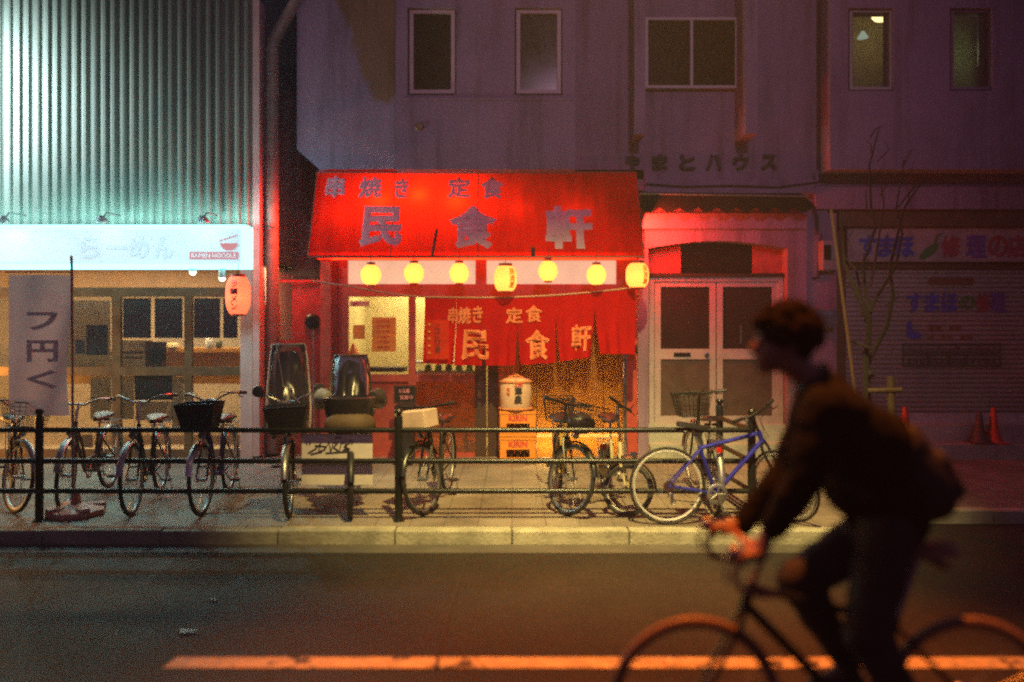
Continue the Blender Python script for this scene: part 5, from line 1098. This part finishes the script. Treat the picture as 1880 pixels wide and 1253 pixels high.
# hands closed on the bar
bar = rp(1352,1002)
for wr, s_ in ((wrN,-1),(wrF,1)):
    pal = Vector((rp(1366,990).x, RY+.205*s_, rp(1366,990).z)); limb(b, [(wr,.030),(wr.lerp(pal,.6),.032),(pal,.034)]); b.ell(pal+Vector((-.012,0,.004)), (.046,.036,.020), Matrix.Rotation(R(-20),3,'Y'), 12, 8)
    for k in range(4):
        yy = (-.027+.018*k); L_ = (.9,1.05,1.0,.8)[k]; k0 = pal+Vector((-.040,yy,.004))
        ch = [(k0,.0105),(k0+Vector((-.030*L_,0,-.006)),.0098),(k0+Vector((-.044*L_,0,-.028)),.0090),(k0+Vector((-.028*L_,0,-.046)),.0080)]
        limb(b, ch)
    limb(b, [(pal+Vector((.006,-.030*s_,-.004)),.013),(pal+Vector((-.020,-.042*s_,-.018)),.011),(pal+Vector((-.040,-.036*s_,-.030)),.009)])
M['skin'] = mat('skin', (.27,.15,.10), .55, var=.12)
body = b.build('body', M['skin'], None); baked(body, [('REMESH', dict(mode='VOXEL', voxel_size=.0065)), ('SMOOTH', dict(factor=.5, iterations=2))]); under(body, rider)
for s_ in (-1,1):
    b = MB(); b.ell(hc+Vector((-.088,.033*s_,-.003)), (.009,.012,.009), None, 10, 8); under(b.build('eye', mat('eye', (.05,.04,.035), .1)), rider)
# jacket
b = MB()
for px, py, r_, a_ in ((1628,948,(.165,.19,.13),0),(1608,900,(.215,.20,.15),10),(1588,848,(.225,.205,.165),20),(1606,808,(.15,.19,.13),30),(1556,796,(.205,.215,.16),30),(1530,744,(.135,.21,.10),30)): b.ell(rp(px,py), r_, Matrix.Rotation(R(a_),3,'Y'), 20, 14)
for sh, el, wr in ((shN,elN,wrN),(shF,elF,wrF)): limb(b, [(sh,.095),(sh.lerp(el,.5),.085),(el,.078),(el.lerp(wr,.5),.066),(wr+Vector((.015,0,.01)),.052)])
b.tube([rp(1512,728), rp(1488,700)], [.11,.082], 16)
jk = b.build('jacket', mat('dark_jacket', (.011,.011,.009), .95, var=.4, scale=14, bump=.4, bscale=25, spec=.08), None)
baked(jk, [('REMESH', dict(mode='VOXEL', voxel_size=.011)), ('SMOOTH', dict(factor=.5, iterations=14))]); 
for v in jk.data.vertices:
    c_ = v.co; f_ = mnoise.noise(c_*9)*.012+mnoise.noise(c_*22)*.005; v.co += v.normal*f_
under(jk, rider)
b = MB(); n = 18; cc = rp(1489,694); ax_ = Vector((-.55,0,.62)); b.ring(cc, ax_, .074, .017, 22, 8); under(b.build('collar', M['black_plastic']), rider)
# trousers
b = MB(); b.ell(rp(1626,966), (.15,.175,.12), None, 18, 12)
for hp, kn, an in ((hipN,kneeN,ankN),(hipF,kneeF,ankF)): limb(b, [(hp,.115),(hp.lerp(kn,.5),.100),(kn,.094),(kn.lerp(an,.35),.080),(an+Vector((0,0,.03)),.058)])
tr = b.build('trousers', mat('grey_trousers', (.028,.024,.024), .85, var=.35, scale=12), None); baked(tr, VX)
for v in tr.data.vertices: v.co += v.normal*(mnoise.noise(v.co*12)*.010)
under(tr, rider)
for an, to in ((ankN,toeN),(ankF,toeF)):
    b = MB(); d_ = (to-an).normalized(); heel = an+Vector((.045,0,-.055)); sole = to+Vector((-.01,0,.0)); limb(b, [(an+Vector((0,0,-.02)),.048),(heel,.036),(heel.lerp(sole,.5)+Vector((0,0,.01)),.042),(sole,.034)])
    so = b.build('shoe', mat('navy_shoe', (.02,.025,.045), .6), None); baked(so, [('REMESH', dict(mode='VOXEL', voxel_size=.009)), ('SMOOTH', dict(factor=.5, iterations=3))]); under(so, rider)
# backpack on the back
dz_ = Vector((-.47,0,.88)).normalized(); dx_ = Vector((.88,0,.47)).normalized(); q = rp(1662,866)
Mb = Matrix((( dx_.x,0,dz_.x,q.x),(dx_.y,1,dz_.y,q.y),(dx_.z,0,dz_.z,q.z),(0,0,0,1)))
t = thing('backpack', 'rounded black backpack worn on the back of the cyclist', 'backpack', q)
b = MB(); b.cbox((0,0,0),(.22,.32,.42), None, bev=.085); b.cbox((.10,0,-.06),(.09,.24,.22), None, bev=.035); b.tf(Mb)
o = b.build('bag', mat('black_nylon', (.016,.017,.016), .7, var=.4, scale=20, bump=.3), None); baked(o, [('REMESH', dict(mode='VOXEL', voxel_size=.011)), ('SMOOTH', dict(factor=.5, iterations=6))])
for v in o.data.vertices: v.co += v.normal*(mnoise.noise(v.co*10)*.014)
under(o, t)
for s_ in (-1,1):
    b = MB(); b.tube([rp(1590,770,.13*s_), rp(1545,722,.13*s_), rp(1505,735,.14*s_), rp(1490,790,.15*s_), rp(1530,880,.17*s_), rp(1620,925,.15*s_)], .020, 6); under(b.build('strap', M['black_plastic']), t)
# hair: thick curly crop
b = MB(); rng = random.Random(11)
b.ell(hc+Vector((.022,0,.042)), (.122,.108,.106), My, 18, 12); b.ell(hc+Vector((.055,0,-.015)), (.072,.086,.085), None, 16, 10)
for i in range(300):
    th = rng.uniform(0,2*PI); ph = rng.uniform(-.5,1.0); d_ = Vector((math.cos(th)*math.sqrt(max(0,1-ph*ph)), math.sin(th)*math.sqrt(max(0,1-ph*ph)), ph))
    if d_.x < -.55 and d_.z < .25: continue
    if d_.x < -.2 and d_.z < -.1: continue
    p_ = hc+Vector((.024,0,.035))+Vector((d_.x*.130,d_.y*.112,d_.z*.118)); b.ell(p_, rng.uniform(.012,.024), None, 7, 5)
hr = b.build('hair', mat('black_brown_hair', (.011,.007,.004), .95, var=.5, scale=60, bump=.3, bscale=120, spec=.08), None); baked(hr, [('REMESH', dict(mode='VOXEL', voxel_size=.006)), ('SMOOTH', dict(factor=.5, iterations=5))]); under(hr, rider)

# ================================================================== HAZE
m, nt, out = newmat('night_haze'); pv = nt.nodes.new('ShaderNodeVolumePrincipled'); pv.inputs['Color'].default_value = (.9,.93,.92,1); pv.inputs['Density'].default_value = .0045; pv.inputs['Anisotropy'].default_value = .25
nt.links.new(pv.outputs[0], out.inputs['Volume'])
b = MB(); b.box((-62,-42,KZ-1.2),(62,62,9)); hz = tag(b.build('haze', m), 'thin glowing night haze filling the street', 'haze', kind='stuff')
bpy.context.view_layer.update()
